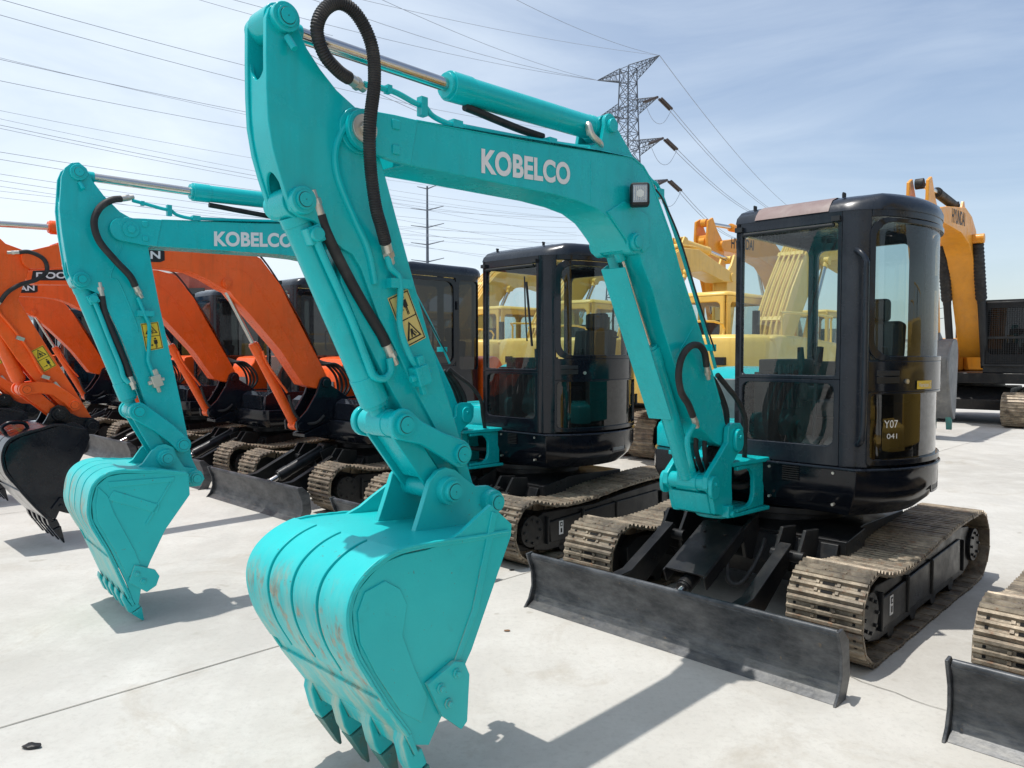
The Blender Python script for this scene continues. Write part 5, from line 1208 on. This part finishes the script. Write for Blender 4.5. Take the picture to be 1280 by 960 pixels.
    for sg in (1, -1): kb.prism(PP([(x + .4, z), (x + .2, z + .25), (x - .05, z + .12), (x - .1, z - .1)]), sg * .2 * sc, sg * .25 * sc)
    bu = kb.build('bucket', bucketmat or GREYST, root, bevel=.01, M=Ms)
    for k in range(4):
        y = (-.42 + .28 * k) * sc; t = MB(); t.prism(PP([(x + .22, z - 1.35), (x + .10, z - 1.72), (x + .06, z - 1.7), (x + .06, z - 1.38)]), y - .05 * sc, y + .05 * sc); t.build('tooth', TOOTH, bu)
    return root

big('tracked_excavator', 'yellow excavator right of the frame, mirrored in the cab door glass', (8.6, 3.4, 0), R(-150), YELLOW, YELLOW, boompose='raised', pipes=True)
HL = (4.55, 4.52, 3.15, 4.58)
big('tracked_excavator', 'large amber excavator with mesh guarded black cab and rubber bellows at the right edge', (11.35, 18.5, 0), R(-131), AMBER, INNER, sc=.95, boompose='reach', text=('HYUNDAI', (4.6, 4.44, 3.3, 4.52), .30, INK), bellows=True, mesh=True, group='large excavators behind the front row', glassm=GVDARK)
big('tracked_excavator', 'amber excavator whose boom with black lettering rises left of the foremost cab', (8.6, 22.6, 0), R(-133), AMBER, YELLOW, sc=.95, boompose='reach', text=('HYUNDAI', (5.2, 4.45, 3.9, 4.52), .28, INK), group='large excavators behind the front row')
YB = [((3.9, 12.1, 0), R(47), 'pale yellow excavator with piped boom seen through the foremost cab'),
      ((1.95, 14.0, 0), R(50), 'pale yellow excavator seen between the glossy black cab and the big teal boom'),
      ((.25, 15.9, 0), R(47), 'pale yellow excavator seen through the windscreen of the glossy black cab'),
      ((-1.7, 17.8, 0), R(46), 'pale yellow excavator hidden behind the smoked glass cab of the nearest orange one'),
      ((-3.9, 20.0, 0), R(46), 'pale yellow excavator behind the second orange one, farthest left of its row')]
for k, (l, y, lab) in enumerate(YB):
    big('tracked_excavator', lab, l, y, YELLOW, YELLOW, sc=.88, boompose='raised', pipes=True, group='pale yellow excavators facing away', text=('CAT', (2.9, 3.95, 2.3, 3.98), .22, INK) if k == 2 else None)
big('tracked_excavator', 'blue excavator with a blue cab glimpsed between the orange arms at left', (*row(-1.6, -15.3)[:2], 0), YAW, BLUE, BLUE, sc=.72, boompose='raised', group=None)

# ------------------------------------------------------------------ ground
g = MB(); g.box((0, 0, -.5), (600, 600, 1.0)); gr = g.build('ground', CONC); struct(gr, label='pale concrete yard')
JM = paint('dark joint filler', (.24, .23, .20), .9, .3, .2)
def strip_on_ground(name, pts, w, mat):
    b = MB(); V_ = []
    for i, p in enumerate(pts):
        a = Vector(pts[max(i - 1, 0)]); c = Vector(pts[min(i + 1, len(pts) - 1)]); t = (c - a).normalized(); n_ = Vector((-t.y, t.x)) * w * random.uniform(.35, .65)
        V_.append((b.bm.verts.new((*(Vector(p) + n_), .004)), b.bm.verts.new((*(Vector(p) - n_), .004))))
    for p, q_ in zip(V_, V_[1:]): b._f([p[0], q_[0], q_[1], p[1]])
    bmesh.ops.recalc_face_normals(b.bm, faces=b.bm.faces[:])
    o = b.build(name, mat)
    for f in o.data.polygons:
        if f.normal.z < 0: o.data.flip_normals(); break
    return struct(o)
def wob(a, b, n, amp):
    a, b = Vector(a), Vector(b); t = (b - a).normalized(); n_ = Vector((-t.y, t.x)); return [tuple(a.lerp(b, i / n) + n_ * random.uniform(-amp, amp)) for i in range(n + 1)]
d = (Vector((-1.343, 4.165)) - Vector((-2.254, 3.262))).normalized(); p0 = Vector((-2.254, 3.262)); pn = Vector((d.y, -d.x))
for k, off in enumerate((0, 5.2, -5.2, -10.4)):
    strip_on_ground('slab_joint', wob(p0 + pn * off - d * 6, p0 + pn * off + d * 40, 40, .004), .007, JM)
for off in (-4.5, 12):
    c0 = p0 + d * off; strip_on_ground('slab_joint', wob(c0 - pn * 25, c0 + pn * 25, 40, .004), .007, JM)
strip_on_ground('slab_crack', wob((1.66, 3.86), (2.35, 2.95), 14, .015), .005, JM)
random.seed(3)
for k, (x, y, s_, m_, lab, cat, nm) in enumerate((
    (-2.006, 3.094, .022, DARK, 'small dark lump of debris on concrete at lower left', 'debris', 'debris_lump'),
    (-.03, 4.42, .012, paint('dry leaf', (.18, .09, .04), .8), 'tiny brown leaf on concrete right of the big teal bucket', 'leaf', 'dry_leaf'),
    (.0, 5.67, .012, DARK, 'tiny dark pebble on concrete just beyond the brown leaf', 'pebble', 'pebble'))):
    b = MB(); bmesh.ops.create_icosphere(b.bm, subdivisions=2, radius=s_)
    for v in b.bm.verts: v.co *= random.uniform(.75, 1.2); v.co.z *= .5 if nm != 'dry_leaf' else .15; v.co.x *= 1.7
    o = b.build(nm, m_); o.location = (x, y, s_ * .3 + .002); tag(o, lab, cat)

# ------------------------------------------------------------------ pylons and power lines
def pix(px, py, Z):      # a far point in the direction it is seen, at depth Z
    X = (px - 640) / 945 * Z; return Vector((X, Z, 1.65 + (441 - py) / 945 * Z))
def lattice_tower(label, loc, H, rot):
    root = empty('lattice_pylon', loc, rot, label, 'pylon')
    m = MB(); r = .05
    def w(z): return 1.3 * (1 - z / H) ** 1.3 + .62
    lv = [H * t for t in (0, .12, .24, .34, .43, .51, .58, .64, .69, .74, .785, .83, .87, .91, .95, 1.0)]
    for a, b in zip(lv, lv[1:]):
        for i in range(4):
            s4 = ((1, 1), (-1, 1), (-1, -1), (1, -1)); c, d_ = s4[i], s4[(i + 1) % 4]; wa, wb = w(a), w(b)
            m.cyl((c[0] * wa, c[1] * wa, a), (c[0] * wb, c[1] * wb, b), r * 1.4, 5)
            m.cyl((c[0] * wa, c[1] * wa, a), (d_[0] * wb, d_[1] * wb, b), r * .8, 4); m.cyl((d_[0] * wa, d_[1] * wa, a), (c[0] * wb, c[1] * wb, b), r * .8, 4)
            m.cyl((c[0] * wb, c[1] * wb, b), (d_[0] * wb, d_[1] * wb, b), r * .8, 4)
    m.build('tower_body', GALV, root)
    tips = []
    for z, La, Lb in ((H * .985, 3.6, 3.9), (H * .87, 3.4, 3.6), (H * .735, 4.0, 4.2), (H * .60, 4.4, 4.6)):
        for sg, L in ((1, La), (-1, Lb)):
            t = MB(); ww = w(z); e = Vector((sg * (ww + L), 0, z + (.55 if z > H * .95 else .1))); hh = 1.5
            base = [Vector((sg * ww, y, zz)) for y in (ww, -ww) for zz in (z - hh * .5, z + hh * .35)]
            for b_ in base: t.cyl(b_, e, r, 4)
            for k in range(1, 7):
                f0, f1 = k / 7, min(1, (k + 1) / 7); q0 = [b_.lerp(e, f0) for b_ in base]; q1 = [b_.lerp(e, f1) for b_ in base]
                for i, j in ((0, 1), (2, 3), (0, 2), (1, 3)): t.cyl(q0[i], q0[j], r * .6, 4); t.cyl(q0[i], q1[j], r * .6, 4)
            t.build('cross_arm', GALV, root); tips.append((sg, z, e))
            if z < H * .95:
                for dd in (1, -1):
                    s_ = MB(); d_ = Vector((0, dd, -.45)).normalized()
                    for off in (-.16, .16): s_.tube([e + Vector((off, 0, 0)) + d_ * .3, e + Vector((off, 0, 0)) + d_ * 1.2, e + Vector((off, 0, 0)) + d_ * 2.1], .13, 8, 1, ribs=.2)
                    s_.build('insulator_string', INSUL, root)
                jl = MB(); a, b_ = e + Vector((0, 2.0, -.95)), e + Vector((0, -2.0, -.95)); jl.tube([a, a.lerp(b_, .25) + Vector((0, 0, -1.3)), a.lerp(b_, .5) + Vector((0, 0, -1.7)), a.lerp(b_, .75) + Vector((0, 0, -1.3)), b_], .025, 5, 4); jl.build('jumper_cable', WIRE, root)
    return root, tips
ZP = 80.; base = pix(783, 441, ZP); HP = (441 - 92) / 945 * ZP + 1.65
ty, tips = lattice_tower('steel lattice power pylon rising above the big teal boom', (base.x, base.y, 0), HP, R(-52))
def wire(label, a, b, sag, r, group):
    m = MB(); a, b = Vector(a), Vector(b); n = 14
    m.tube([a.lerp(b, i / n) + Vector((0, 0, -sag * 4 * (i / n) * (1 - i / n))) for i in range(n + 1)], r, 5, 0)
    o = m.build('power_line', WIRE); tag(o, label, 'power line', group); return o
bpy.context.view_layer.update()
Mt = Matrix.Translation((base.x, base.y, 0)) @ Matrix.Rotation(R(-52), 4, 'Z')
# spans leaving the pylon toward the right and away, and toward the upper left and near
for i, (sg, z, e) in enumerate(tips):
    w0 = Mt @ e
    top = z > HP * .95
    if sg == 1:
        for off in ((0,) if top else (-.2, .2)):
            s0 = w0 + (Mt.to_3x3() @ Vector((off, 1.9 if not top else 0, -.9 if not top else 0)))
            e1 = pix({0: 985, 2: 968, 4: 958, 6: 925}[i] + (0 if top else off * 8), {0: 262, 2: 268, 4: 275, 6: 300}[i], 150)
            wire('thin overhead wire running from the lattice pylon down to the right' if not top else 'single top wire running from the pylon tip down to the right', s0, e1, 1.2, .035, None if top else 'wires right of the pylon')
    else:
        for off in ((0,) if top else (-.2, .2)):
            s0 = w0 + (Mt.to_3x3() @ Vector((off, -1.9 if not top else 0, -.9 if not top else 0)))
            e1 = pix({1: 215, 3: 330, 5: 380, 7: 400}[i] + off * 30, {1: -60, 3: 30, 5: 72, 7: 130}[i], 45)
            wire('thin overhead wire running from the lattice pylon to the upper left' if not top else 'single top wire running from the pylon to the upper left', s0, e1, 1.0, .022, None if top else 'wires left of the pylon')
# bundle crossing the whole sky from the left
LN = [(5, 88, .016), (24, 106, .016), (78, 140, .015), (104, 158, .015), (76, 143, .011), (158, 214, .015), (162, 218, .013), (191, 230, .015), (200, 240, .015), (218, 254, .013), (226, 262, .013), (233, 268, .012), (140, 190, .012), (150, 205, .012), (239, 262, .012), (247, 270, .012)]
for k, (ya, yb, r) in enumerate(LN):
    a = pix(-40, ya - (yb - ya) * .14, 34 + k * .8); s_ = (yb - ya) / 306.
    e = pix(720, ya + s_ * 700 * (.86 + .01 * k), 85 + k * 1.5)
    wire('thin overhead wire crossing the pale sky from the left edge', a, e, .9, r, 'wires crossing from the left')
for k, (xa, ya, xb, yb) in enumerate(((200, -8, 420, 52), (245, -6, 740, 95), (300, -30, 800, 60), (440, -10, 745, 98), (590, -20, 818, 70))):
    wire('thin overhead wire sloping down from the top edge', pix(xa, ya, 48), pix(xb, yb, 55) if k == 0 else Mt @ tips[k % 2][2], .1 if k == 0 else .6, .018, 'wires from the top edge')
# monopole far off
def monopole(px, top, Z, label):
    b0 = pix(px, 441, Z); H = (441 - top) / 945 * Z + 1.65; root = empty('power_pole', (b0.x, b0.y, 0), R(-20), label, 'power pole')
    m = MB(); m.cyl((0, 0, 0), (0, 0, H), .42, 12, .18); m.build('pole', GALV, root)
    for k in range(7):
        z = H * (.985 - .098 * k) - (0 if k == 0 else .8); L = 2.2 if k == 0 else 3.6
        for sg in (1, -1):
            a = MB(); a.cyl((0, 0, z), (sg * L, 0, z + .6), .13, 6, .07); a.build('cross_arm', GALV, root)
            if False:
                j = MB(); j.tube([(sg * L, -1, z + .4), (sg * L, -1.2, z - 2.2), (sg * L, 0, z - 3.2), (sg * L, 1.2, z - 2.2), (sg * L, 1, z + .4)], .05, 4, 3); j.build('jumper_cable', WIRE, root)
    return root
monopole(535, 235, 150, 'slender steel power pole beyond the black cabs')
monopole(1167, 318, 230, 'distant thin power pole right of the foremost cab')
for k, (ya, yb) in enumerate(((283, 315), (272, 302), (252, 288), (240, 258), (300, 330), (306, 320))):
    wire('faint far wire in the sky below the big teal boom', pix(420, ya - 12, 140 + k), pix(760, yb + 12, 170 + k), .8, .030, 'faint wires by the far pole')

# ------------------------------------------------------------------ far building
def building():
    root = empty('office_building', (-17.5, 38.0, 0), R(-20), 'red and white building glimpsed far behind the orange excavators', 'building')
    RD = paint('red render', (.33, .07, .045), .8, .1, .1, bump=0); WH = paint('white render', (.62, .62, .60), .8, .05, .1, bump=0)
    m = MB(); m.box((0, 0, 2.6), (9, 6, 5.2)); w_ = m.build('wall', RD, root); m = MB(); m.box((7, 0, 2.2), (5, 6, 4.4)); m.build('wall', WH, root)
    m = MB(); m.box((0, 0, 5.3), (9.3, 6.3, .2)); m.build('roof', WH, root)
    for i in range(6):
        for z in (1.6, 3.9):
            p = MB(); p.box((-3.6 + i * 2.1, -3.03, z), (1.1, .08, 1.2)); p.build('window', GVDARK, root)
building()

# ------------------------------------------------------------------ sky, sun, camera
W = bpy.data.worlds.new('World'); S.world = W; W.use_nodes = True; nt = W.node_tree; nt.nodes.clear()
# sun direction: shadows fall a short way to the machines' left and back
sl = (Lv * .16 - Fv * .16)         # ground shift of a shadow per metre of height
sun_dir = Vector((-sl.x, -sl.y, 1)).normalized()
el = math.asin(sun_dir.z); az = math.atan2(sun_dir.x, sun_dir.y)
sky = N(nt, 'ShaderNodeTexSky'); sky.sky_type = 'NISHITA'; sky.sun_disc = False; sky.sun_elevation = el; sky.sun_rotation = az
sky.air_density = 1.0; sky.dust_density = 1.3; sky.ozone_density = .8; sky.altitude = 50
tc = N(nt, 'ShaderNodeTexCoord'); mp = N(nt, 'ShaderNodeMapping'); mp.inputs['Scale'].default_value = (1.0, 1.6, 4.2); mp.inputs['Rotation'].default_value = (0, R(18), R(30))
nt.links.new(tc.outputs['Generated'], mp.inputs[0])
n1 = N(nt, 'ShaderNodeTexNoise', Scale=1.6, Detail=9, Roughness=.58, Distortion=.6); nt.links.new(mp.outputs[0], n1.inputs['Vector'])
r1 = ramp(nt, n1.outputs['Fac'], [(.40, 0.), (.76, .42)])
# more veil toward the left (-x) and near the horizon
sx = N(nt, 'ShaderNodeSeparateXYZ'); nt.links.new(tc.outputs['Generated'], sx.inputs[0])
mr = N(nt, 'ShaderNodeMapRange'); mr.inputs[1].default_value = .45; mr.inputs[2].default_value = -.45; mr.inputs[3].default_value = 0; mr.inputs[4].default_value = .68; nt.links.new(sx.outputs[0], mr.inputs[0])
mz = N(nt, 'ShaderNodeMapRange'); mz.inputs[1].default_value = .30; mz.inputs[2].default_value = 0.0; mz.inputs[3].default_value = 0; mz.inputs[4].default_value = .35; nt.links.new(sx.outputs[2], mz.inputs[0])
ad = N(nt, 'ShaderNodeMath', operation='ADD'); nt.links.new(mr.outputs[0], ad.inputs[0]); nt.links.new(mz.outputs[0], ad.inputs[1])
ad2 = N(nt, 'ShaderNodeMath', operation='ADD', use_clamp=True); nt.links.new(ad.outputs[0], ad2.inputs[0]); nt.links.new(r1.outputs[0], ad2.inputs[1])
mx = mixc(nt, ad2.outputs[0], sky.outputs[0], (6.2, 6.9, 7.6))
bg = N(nt, 'ShaderNodeBackground', Strength=.125); nt.links.new(mx, bg.inputs[0])
wo = nt.nodes.new('ShaderNodeOutputWorld'); nt.links.new(bg.outputs[0], wo.inputs[0])

sd = bpy.data.lights.new('sun', 'SUN'); sd.energy = 3.1; sd.angle = R(.6); sd.color = (1, .965, .91)
so = bpy.data.objects.new('sun', sd); COL.objects.link(so); so.rotation_euler = sun_dir.to_track_quat('Z', 'Y').to_euler()

cd = bpy.data.cameras.new('camera'); cd.sensor_width = 36; cd.lens = 36 * 945 / 1280; cd.clip_start = .05; cd.clip_end = 2000
co = bpy.data.objects.new('camera', cd); COL.objects.link(co); co.location = (0, 0, 1.65)
co.rotation_euler = (R(90) - math.atan(39 / 945.), 0, 0); S.camera = co

S.view_settings.view_transform = 'Standard'; S.view_settings.look = 'None'; S.view_settings.gamma = 1; S.view_settings.use_curve_mapping = False
S.view_settings.exposure = .25
S.cycles.max_bounces = 8; S.cycles.transparent_max_bounces = 24; S.cycles.use_denoising = True
